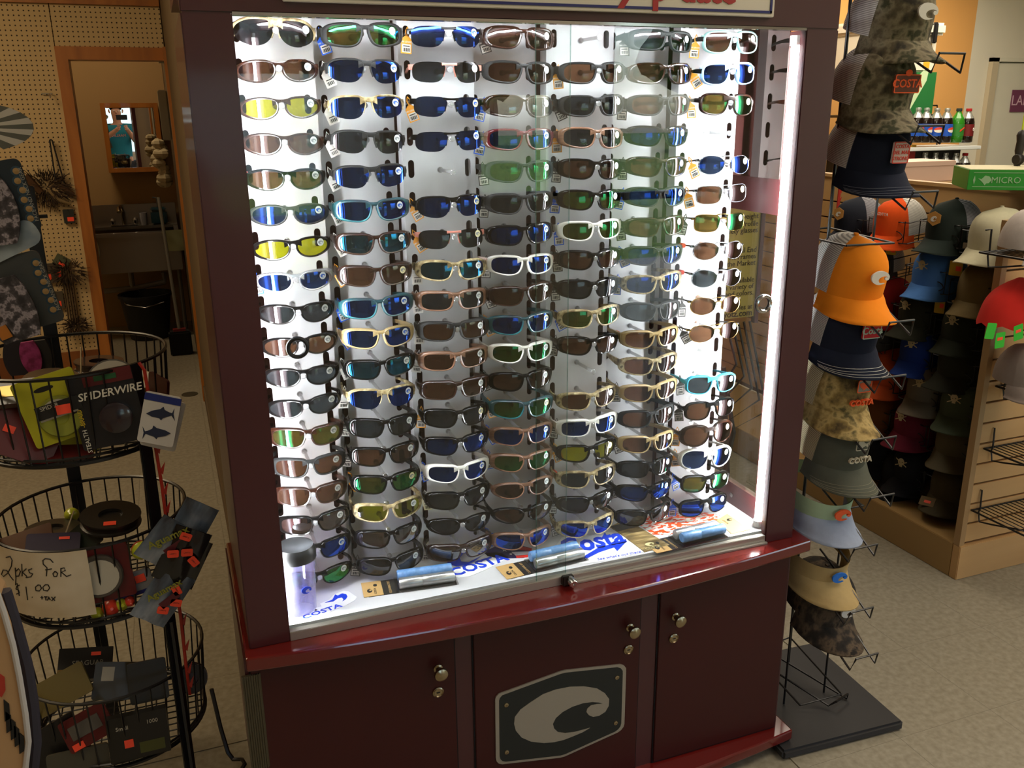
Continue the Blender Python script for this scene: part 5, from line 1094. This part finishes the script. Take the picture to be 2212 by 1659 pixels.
pack('lure_box', 'clear lure box with gold glints at the left of the top basket', 30, 855, .24, .13, .05, mat('lure_grey', '5c5448', .15, coat=.6), (Rd(-40), 0, 0), th=.02, extras=lambda t: [box('lure', (-.055+.035*k, -.022, -.01), (-.032+.035*k, -.02, .012), mat('lure_gold' if k % 2 else 'lure_silver', 'b89a5a' if k % 2 else 'a8a8ac', .15, .8), t) for k in range(3)])
pack('hook_pack', 'dark card pack standing at the right of the top basket', 345, 860, .30, .07, .10, wine, (Rd(-5), Rd(8), Rd(-60)))
pack('hook_pack', 'small black card with white barcode behind the braided pack', 188, 842, .28, .035, .06, dk2, (0, 0, 0), extras=lambda t: box('barcode', (-.01, -.0072, -.02), (.01, -.006, 0), label_w, t))
def ex_tuna(t):
    box('blue_header', (-.034, -.0052, .036), (.034, -.004, .050), mat('header_blue', '20307c', .5), t)
    T_ = [(-.5,0),(-.3,.12),(0,.2),(.12,.3),(.16,.17),(.32,.08),(.42,.05),(.5,.24),(.47,0),(.52,-.26),(.4,-.05),(.1,-.16),(.02,-.26),(-.04,-.17),(-.3,-.12)]
    for z, s_ in ((.012, 1), (-.028, -1)): M().prism([(x*.052*s_, zz*.05) for x, zz in T_], -.0010, 0).build('tuna_print', mat('tuna_ink', '26304a', .5), t, loc=(0, -.004, z), rot=(0, Rd(-12*s_*0-10), 0))
t = pack('hook_card', 'white hook card with two blue tuna hanging outside the top basket', 345, 905, .16, .068, .105, mat('card_white', 'd4d2cc', .5), (0, Rd(16), Rd(-12)), extras=ex_tuna, th=.004, cat='card')
pack('hook_card', 'second white card behind the two-tuna card', 352, 915, .172, .068, .105, mat('card_white', 'd4d2cc'), (0, Rd(18), Rd(-12)), th=.003, cat='card')
# red hook strip
g = M(); P_ = [at(300, 783, y=.17), at(312, 800, y=.165), at(322, 860, y=.17), at(335, 960, y=.20), at(350, 1050, y=.20), at(360, 1130, y=.19), at(390, 1330, y=.18), at(402, 1440, y=.19), at(410, 1500, y=.21)]
t = thing('clip_strip', 'long red plastic clip strip hanging down the right of the basket tower', 'strip', P_[0]); g.tube([p-P_[0] for p in P_], .0038, 6, flat=.5)
for a, b_ in zip(P_[3:], P_[4:]):
    for f in (.1, .6): q = a.lerp(b_, f)-P_[0]; g.prism([(0, -.004), (.013, .016), (.006, -.012)], -.0015, .0015, Matrix.Translation(q))
g.build('strip', mat('red_plastic', 'a8281c'), t)
# middle basket
pack('line_pack', 'red line pack with large white spool label in the middle basket', 225, 1238, .185, .105, .115, dred, (Rd(-5), Rd(-4), 0), cat='line pack',
     extras=lambda t: (disc(t, -.008, 0, .045, mat('spool_grey', '4c463e', .3), .012), M().lathe([(.037, 0), (0, .0005)], 24, cap=False).build('spool_label', label_w, t, loc=(-.008, -.0185, 0), rot=(Rd(90), 0, 0)), stick(t, -.045, .0, .022, .028, .0195)))
spool('smoked clear spool with orange sticker on top of the middle basket heap', 240, 1130, .29, .06, mat('smoke_dark', '2a2620', .3), (Rd(6), Rd(5), 0))
spool('dark spool lying left of the smoked clear one', 115, 1160, .36, .055, mat('smoke_dark', '2a2620'), (Rd(-4), Rd(3), 0), None, False)
pack('lure_pack', 'purple card pack poking above the price sign', 115, 1178, .26, .10, .05, mat('purple_card', '2a1c34', .4), (Rd(-50), Rd(8), 0), extras=lambda t: stick(t, .02, .012, .02, .006))
pack('lure_pack', 'clear lure pack with copper tint at the left of the middle basket', 55, 1175, .30, .11, .06, mat('copper_pack', '4c2c18', .2, coat=.5), (Rd(-60), Rd(-12), 0))
pack('lure_pack', 'dark green pack between spool and sign', 180, 1165, .28, .07, .06, mat('dark_green_pack', '22281c', .3), (Rd(-40), Rd(-35), 0))
pack('lure_pack', 'white and blue striped pack low in the middle basket', 285, 1262, .20, .085, .05, mat('pale_pack', '8a8c90', .4), (Rd(-10), Rd(-12), 0), extras=lambda t: (box('blue_band', (-.04, -.008, -.024), (.04, -.006, -.017), mat('band_blue', '1e2470', .5), t), stick(t, .02, .008, .02, .016)))
redf = mat('float_red', 'd8402c', .3, coat=.5); yef = mat('float_yellow', 'b8c030', .3, coat=.5)
for k, (u, v, r, two, lb) in enumerate(((155, 1112, .016, 1, 'red and yellow foam float at the back of the middle basket'), (240, 1312, .018, 0, 'glossy red round float low in the middle basket'), (262, 1305, .014, 1, 'yellow float beside the glossy red one'), (210, 1325, .013, 1, 'yellow green float under the price sign corner'), (305, 1188, .020, 1, 'orange and yellow float near the middle basket post'), (280, 1298, .012, 0, 'small red float near the basket post foot'))):
    t = thing('fishing_float', lb, 'float', tw_at(u, v, .19 if k else .42), (Rd(70), Rd(25*k), 0), 'fishing floats in the middle basket')
    M().lathe([(.003, -r*1.2)]+[(r*sin(pi*q/8), -r*cos(pi*q/8)) for q in range(1, 5)]+[(r, 0)], 14).build('lower_half', redf, t, True); M().lathe([(r, 0)]+[(r*sin(pi*q/8), -r*cos(pi*q/8)) for q in range(5, 8)]+[(.003, r*1.2)], 14).build('upper_half', yef if two else redf, t, True)
t = thing('lure_stick', 'thin pale rod sticking up from the middle basket heap', 'stick', at(137, 1165, y=.28)); M().tube([(0, 0, 0), (.028, 0, .06)], .0016, 5).build('rod', mat('pale_rod', 'c8b088', .4), t)
t = thing('lure_stick', 'thin pale rod standing in the top basket', 'stick', at(175, 830, y=.28)); M().tube([(0, 0, 0), (.01, 0, .075)], .0016, 5).build('rod', mat('pale_rod', 'c8b088'), t)
# hanging lure bags
foil = ramp_mat('foil_bag', [(.35, '20242a'), (.5, '5c6876'), (.65, '8f98a2'), (.75, '30343c')], 18, .25, 4, (1, 1, .35), coat=.5)
bagk = mat('bag_black', '101114', .25, coat=.4); bagt = mat('bag_text', '8a8a2a', .5); bagr = mat('bag_red', '5a1820', .5)
def bag(label, u, v, y, w, h, rot, m_, st, wr=True):
    t = thing('lure_bag', label, 'bag', at(u, v, y=y), rot, 'foil lure bags hanging on the clip strip')
    M().grid(lambda a, b_: V((w*(a-.5), -.008*sin(pi*a)*sin(pi*b_)-.002*sin(11*a+6*b_), h*(b_-.5))), 10, 10).grid(lambda a, b_: V((w*(a-.5), .004*sin(pi*a)*sin(pi*b_)+.001, h*(b_-.5))), 10, 10).build('bag_body', m_, t, True)
    if wr: text('Aguamax', w*.26, bagt, t, (-w*.12, -.012, h*.16), (Rd(90), Rd(-60), 0), off=.02); box('red_label', (w*.02, -.0125, -.012), (w*.22, -.0115, .03), bagr, t, rot=(0, Rd(20), 0))
    for x, z, a in st:
        o = M().prism(rrect(.022, .016, .003), -.001, 0).build('price_sticker', orange_st, t, loc=(x, -.0115, z), rot=(0, a, 0)); text('LIMIT 2', .004, black, o, (0, -.0012, 0), ext=.0001)
    return t
bag('green and grey foil bag, topmost of the hanging bundle', 418, 1125, .17, .07, .085, (0, Rd(32), Rd(-10)), foil, ((.0, -.045, .3),), False)
bag('silver blue foil bag with yellow lettering in the hanging bundle', 362, 1175, .145, .085, .10, (0, Rd(42), 0), foil, ())
bag('black bag with four orange stickers in the middle of the bundle', 393, 1200, .138, .075, .12, (0, Rd(30), 0), bagk, ((-.012, .045, 0), (-.02, .003, -.4), (.004, .014, -.4), (.024, .0, .5)), False)
bag('lowest silver and black foil bag in the hanging bundle', 352, 1290, .14, .075, .12, (0, Rd(38), 0), foil, ((.012, .03, .6), (.026, .005, -.3), (.012, -.02, -.3)))
bag('black bag at the back edge of the hanging bundle', 412, 1215, .175, .05, .12, (0, Rd(28), Rd(-20)), bagk, (), False)
# bottom basket
def ex_box(s_):
    return lambda t: text(s_, .017, label_w, t, (0, -.026, .006), (Rd(90), 0, 0), off=.01)
pack('line_box', 'black and gold line box on top of the bottom basket heap', 185, 1438, .33, .11, .07, mat('black_box', '17140e', .3), (Rd(-48), Rd(10), 0), th=.02, rr_=.002, cat='box', extras=lambda t: (text('SEAGUAR', .015, mat('silver_print', '8f8a78', .4), t, (.005, -.021, 0)), box('gold_corner', (-.055, -.0205, -.035), (-.015, -.02, -.012), mat('gold_foil', 'a08450', .2, .8), t), stick(t, .02, .02, .02, .008, .0205)))
kg = mat('khaki_pack', '6a5c2c', .4); gy_ = mat('grey_pack', '4a4638', .35)
pack('bait_pack', 'khaki wedge pack at the left of the bottom basket', 132, 1490, .26, .12, .07, kg, (Rd(-35), Rd(-22), 0))
pack('bait_pack', 'grey pack with barcode in the middle of the bottom basket', 250, 1470, .27, .09, .08, gy_, (Rd(-25), Rd(14), 0), extras=lambda t: box('barcode', (-.03, -.007, 0), (-.005, -.006, .03), label_w, t))
pack('bait_pack', 'dark grey pack beside the post in the bottom basket', 320, 1470, .25, .08, .09, mat('dark_grey_pack', '34332c', .35), (Rd(-20), 0, 0))
pack('bait_pack', 'red trimmed pack with orange sticker in the bottom basket', 190, 1570, .20, .10, .07, mat('red_trim', '5a1a18', .35), (Rd(-25), Rd(-22), 0), extras=lambda t: (box('clear_window', (-.035, -.008, -.012), (.03, -.006, .018), mat('window_grey', '5c5850', .2), t), stick(t, -.03, -.026, .024, .014)))
pack('lure_box', 'black box with white number print in the bottom basket', 300, 1580, .185, .12, .10, mat('black_box', '17140e'), (Rd(-8), 0, 0), th=.02, rr_=.002, cat='box', extras=lambda t: (text('Small', .012, label_w, t, (-.03, -.021, .025)), text('1000', .012, label_w, t, (.03, -.021, .028)), stick(t, -.02, -.012, .018, .018, .0205), box('green_print', (.0, -.0205, -.04), (.05, -.02, -.015), mat('olive_print', '4a4c18', .5), t)))
pack('bait_pack', 'dark pack low at the left of the bottom basket', 120, 1600, .22, .12, .08, dk2, (Rd(-10), Rd(-25), 0))
pack('bait_pack', 'grey green pack at the bottom front of the lowest basket', 170, 1640, .19, .12, .05, gy_, (Rd(-10), 0, 0))
spool('dim round spool at the right of the bottom basket', 415, 1462, .36, .035, mat('dark_spool', '2c2228'), (Rd(70), 0, 0), mat('dim_label', '4a453a', .5), False)
# headwear hanging above the tower
def strap(label, u0, v0, u1, v1, y, w, m_, name='face_mask', cat='mask', ex=None):
    a, b_ = at(u0, v0, y=y), at(u1, v1, y=y); d = b_-a; t = thing(name, label, cat, a, (0, math.atan2(d.x, d.z)+0, 0)); L__ = d.length
    t.rotation_euler = (0, math.atan2(d.x, d.z), 0)
    M().prism([(w*.5*math.sin(pi*min(1, .12+.76*k/12))**.5*(1 if s_ else -1), L__*k/12) for s_, rg in ((1, range(13)), (0, range(12, -1, -1))) for k in rg], -.004, .004).build('body', m_, t)
    if ex: ex(t, L__)
    return t
gcam = ramp_mat('grey_camo', [(.4, '2e2a2a'), (.52, '4a4446'), (.58, '9a9094'), (.7, '3a3436')], 60, .9, 4)
def portraits(t, L__, t_w):
    for k in range(6):
        z = L__*(.18+.13*k); o = M().lathe([(.0095, 0), (0, .0008)], 14, cap=False).build('round_portrait', mat('portrait_ring', '1f3a4a', .5), t, loc=(t_w*.5-.014+(.003 if k % 2 else 0), -.0205, z), rot=(Rd(90), 0, 0))
        M().lathe([(.006, .0005), (0, .0016)], 10, cap=False).build('portrait_face', mat('face_tan', '9a7a48', .6), o)
    text('FACE AND NECK GEAR', .0095, mat('print_grey', '9a968a', .6), t, (t_w*.5-.004, -.0205, L__*.5), (Rd(90), Rd(-90), 0))
def cardstrap(label, u0, v0, u1, v1, y, w, m_):
    a, b_ = at(u0, v0, y=y), at(u1, v1, y=y); d = b_-a; t = thing('mask_card', label, 'card', a, (0, math.atan2(d.x, d.z), 0), 'mask cards above the basket tower')
    M().prism(rrect(w, d.length, .012, 5, 0, d.length/2), -.02, -.014).build('card', m_, t); portraits(t, d.length, w); return t
ty_ = .30
M_teal = mat('mask_card_teal', '15222a', .5)
M().tube([(p.x-TX, p.y-TY, 1.33) for p in (at(115, 545, y=.5), at(-40, 545, y=.5))], .004, 6).build('hook_bar', blackwire, tw)
cardstrap('teal mask card with row of round portraits, upper one', 62, 500, 8, 345, ty_, .055, M_teal)
cardstrap('teal mask card with row of round portraits, lower one', 95, 700, 32, 548, ty_, .085, mat('mask_card_grey', '3a3c3a', .5))
strap('grey camouflage face mask hanging at the left edge above the lower one', 2, 530, -42, 380, ty_-.03, .09, gcam)
strap('grey camouflage face mask over the lower card', 66, 728, 8, 600, ty_-.05, .06, gcam)
strap('folded camouflage mask with orange label at the left edge', 35, 735, -25, 640, ty_-.04, .06, gcam, ex=lambda t, L__: box('orange_label', (-.02, -.006, .01), (.0, -.004, .035), mat('label_amber', 'b06a1c', .6), t))
p = at(15, 525, y=ty_-.02); t = thing('mask_pack', 'sky print topped pack at the left edge behind the masks', 'package', p, (0, Rd(-24), 0)); M().prism(rrect(.12, .05, .02), -.004, 0).build('pack_body', ramp_mat('sky_print', [(.4, '5f7080'), (.6, '98a2a6')], 14, .4, 3), t)
t = strap('pink camouflage sleeve standing at the back of the top basket', 75, 800, 58, 738, .45, .04, ramp_mat('pink_camo', [(.4, '7a2048'), (.6, 'a83a70')], 60, .8, 3), 'pink_sleeve', 'sleeve')
t = strap('dark printed sleeve left of the pink one in the top basket', 42, 810, 30, 735, .46, .05, mat('dark_sleeve', '221c20', .7), 'dark_sleeve', 'sleeve')
t = strap('dark sleeve with tan dots right of the pink one in the top basket', 98, 800, 85, 735, .46, .035, mat('dotted_sleeve', '2a2620', .7), 'dark_sleeve', 'sleeve')
# striped visor top left
c = at(-50, 275, y=ty_); t = thing('striped_visor', 'grey and white fan-striped visor at the left edge above the masks', 'visor', c)
for k in range(9):
    a0_, a1_ = Rd(-62+k*124/9), Rd(-62+(k+1)*124/9); g = M()
    g.prism([(.03*cos(a0_), .012*sin(a0_)), (.105*cos(a0_), .045*sin(a0_)), (.105*cos(a1_), .045*sin(a1_)), (.03*cos(a1_), .012*sin(a1_))], -.004, 0); g.build('stripe', mat('stripe_white', 'b8b2a4', .7) if k % 2 else mat('stripe_grey', '57574c', .7), t, loc=(-.012, 0, 0))
M().tube([(-.03, .003, .0), (.0, .003, .0)], .008, 8).build('hanger', black, t)
# foreground object at bottom left: printed beach towel roll edge
t = thing('printed_bag', 'tan bag with black feather strokes and white piping cut off at bottom left', 'bag', at(20, 1500, y=-.25))
def bp_(u, v, y=-.25): return at(u, v, y=y)-t.location
OUT = [(-60,1230),(0,1290),(22,1350),(38,1430),(52,1510),(60,1590),(52,1650),(20,1720),(-80,1760),(-140,1500)]
M().prism([(bp_(u, v).x, bp_(u, v).z) for u, v in OUT], -.0, .05).build('bag_panel', mat('tan_canvas', 'b48e62', .8), t)
M().tube([V((bp_(u, v).x, -.002, bp_(u, v).z)) for u, v in [(-10,1270),(8,1320),(28,1390),(42,1460),(55,1540),(62,1600),(55,1660)]], .0045, 8).build('white_piping', mat('piping_white', 'b9b4ae', .6), t, True)
M().tube([V((bp_(u, v).x, .02, bp_(u, v).z)) for u, v in [(5,1290),(30,1370),(52,1450),(66,1540),(72,1620),(66,1680)]], .010, 8).build('dark_gusset', mat('gusset_dark', '2a2630', .7), t, True)
for k, (u, v) in enumerate(((8, 1510), (12, 1535), (22, 1550), (30, 1565), (40, 1580))):
    a, b_ = bp_(u, v), bp_(u-8, v+45); M().prism([(a.x, a.z), (a.x+.006, a.z-.01), (b_.x+.014, b_.z), (b_.x+.006, b_.z-.004)], -.002, 0).build('feather_stroke', black, t)
M().prism([(bp_(u, v).x, bp_(u, v).z) for u, v in ((0,1455),(10,1462),(12,1490),(4,1505),(-3,1500))], -.002, 0).build('red_mark', mat('mark_red2', 'a83222', .6), t)
M().tube([(0, 0, -.03), (0, .0, -1.0)], .008, 6).build('stand_pole', blackwire, t, loc=(-.06, .03, 0))
# dark steel trim strip leaning on the base left side
t = thing('ribbed_strip', 'ribbed metal strip on the front left corner of the cabinet base', 'strip', (-.622, -.1065, .19)); rb = mat('ribbed_metal', '5a5340', .35, .6)
for k in range(8): M().box((k*.0042, -.003, .13), (k*.0042+.0026, 0, .34)).build('rib', rb, t)
box('back_strip', (0, 0, .13), (.034, .003, .34), rb, t)
# ------------------------------------------------------------------ the photographer, seen in the bathroom mirror
def skin_obj(name, verts, edges, radii, m_, parent, sub=2):
    me = bpy.data.meshes.new(name); me.from_pydata([tuple(v) for v in verts], edges, []); o = bpy.data.objects.new(name, me); COL.objects.link(o)
    sk = o.modifiers.new('skin', 'SKIN'); sk.use_smooth_shade = True
    for i, r in enumerate(radii): me.skin_vertices[0].data[i].radius = (r, r) if not isinstance(r, tuple) else r
    me.skin_vertices[0].data[0].use_root = True
    sb_ = o.modifiers.new('sub', 'SUBSURF'); sb_.levels = sub; sb_.render_levels = sub; o.data.materials.append(m_); o.parent = parent; return o
pr = thing('person', 'person in a teal t-shirt raising a phone, seen reflected in the bathroom mirror', 'person', (-.73, -2.02, 0), (0, 0, 0))
skin = mat('skin', 'c08a6c', .5, vary=.06, scale=10); teal = mat('teal_shirt', '0f6a78', .85, vary=.08, scale=8, bump=.3); jeans = mat('dark_shorts', '22242c', .9)
Vt = [(0, 0, .95), (0, 0, 1.10), (0, .0, 1.28), (0, -.01, 1.42), (0, 0, 1.50), (0, .02, 1.56), (0, .035, 1.66), (0, .03, 1.74),
 (.17, -.01, 1.43), (.23, .10, 1.24), (.12, .33, 1.42), (.10, .37, 1.45), (-.17, -.01, 1.43), (-.25, .10, 1.26), (-.02, .33, 1.42), (.0, .37, 1.45),
 (.10, 0, .88), (.11, .02, .50), (.11, -.01, .09), (.12, .12, .035), (-.10, 0, .88), (-.11, .02, .50), (-.11, -.01, .09), (-.12, .12, .035)]
Et = [(0, 1), (1, 2), (2, 3), (3, 4), (4, 5), (5, 6), (6, 7), (3, 8), (8, 9), (9, 10), (10, 11), (3, 12), (12, 13), (13, 14), (14, 15), (0, 16), (16, 17), (17, 18), (18, 19), (0, 20), (20, 21), (21, 22), (22, 23)]
Rt_ = [(.16, .12), (.15, .115), (.165, .12), (.15, .10), .055, .06, (.082, .098), (.07, .085), .06, .045, .032, .030, .06, .045, .032, .030, .09, .065, .042, .038, .09, .065, .042, .038]
body = skin_obj('body', Vt, Et, Rt_, skin, pr)
shirt = skin_obj('shirt', [(0, 0, .90), (0, 0, 1.10), (0, 0, 1.28), (0, -.01, 1.43), (.17, -.01, 1.44), (.215, .05, 1.33), (-.17, -.01, 1.44), (-.225, .05, 1.34), (0, 0, 1.475)], [(0, 1), (1, 2), (2, 3), (3, 4), (4, 5), (3, 6), (6, 7), (3, 8)], [(.185, .145), (.175, .14), (.19, .145), (.165, .12), .078, .072, .078, .072, .075], teal, pr)
shorts = skin_obj('shorts', [(0, 0, .93), (.10, 0, .86), (.115, .01, .55), (-.10, 0, .86), (-.115, .01, .55)], [(0, 1), (1, 2), (0, 3), (3, 4)], [(.175, .14), .115, .105, .115, .105], jeans, pr)
text('MARLIN', .055, mat('coral_print', 'd8785c', .7), pr, (0, .150, 1.33), (Rd(90), 0, Rd(180)))
hair = mat('brown_hair', '2c1a10', .8, bump=.5, scale=60)
hd = V((0, .032, 1.70))
M().grid(lambda u, v: hd+V((.090*cos(2*pi*u)*sin(pi*v*.5), .105*sin(2*pi*u)*sin(pi*v*.5)-.012, .035+.092*cos(pi*v*.5)-(.02*max(0, sin(2*pi*u))*-1 if v > .8 else .0)-(.05*max(0, -sin(2*pi*u)) if v > .7 else 0))), 24, 8, wrap=True).build('hair', hair, pr, True)
for sx in (-1, 1):
    M().lathe([(.001, -.010), (.008, -.006), (.010, 0), (.008, .006), (.001, .010)], 12).build('eye', mat('eye_white', 'd8d4cc', .3), pr, True, (sx*.032, .118, 1.69), (Rd(90), 0, 0))
    M().lathe([(.0045, 0), (0, .001)], 10, cap=False).build('iris', mat('iris_brown', '2a1a10', .3), pr, False, (sx*.032, .1285, 1.69), (Rd(-90), 0, 0))
    M().tube([(sx*.088, .03, 1.66), (sx*.098, .015, 1.69), (sx*.093, .01, 1.715)], [.008, .013, .008], 8).build('ear', skin, pr, True)
    for f in range(4):
        x0 = .055+sx*.045; z0 = 1.475-.018*f
        M().tube([(x0+sx*.012, .375, z0), (x0+sx*.02, .40, z0+.004), (x0+sx*.004, .412, z0+.004), (x0-sx*.012, .410, z0+.002)], [.0095, .009, .008, .0065], 7).build('finger', skin, pr, True)
    M().tube([(x0+sx*.005, .37, 1.43), (x0-sx*.008, .372, 1.45), (x0-sx*.02, .376, 1.475)], [.012, .010, .008], 7).build('thumb', skin, pr, True)
M().tube([(0, .125, 1.69), (0, .145, 1.665), (0, .132, 1.652)], [.008, .014, .010], 8).build('nose', skin, pr, True)
M().tube([(-.022, .122, 1.625), (0, .130, 1.624), (.022, .122, 1.625)], [.004, .007, .004], 8).build('mouth', mat('lips', '9a5248', .5), pr, True)
pr.scale = (.94,)*3; pr.location.x = -.72
ph = thing('phone', 'black phone held up by the person in the teal t-shirt', 'phone', (-.675, -1.632, 1.497)); ph.location = (-.6625, -1.632, 1.5)
M().box((-.072, -.004, -.035), (.072, .004, .035), .003).build('phone_body', black, ph)
M().box((-.066, -.0046, -.031), (.066, -.004, .031)).build('screen', mat('screen_glass', '1a2028', .1), ph)
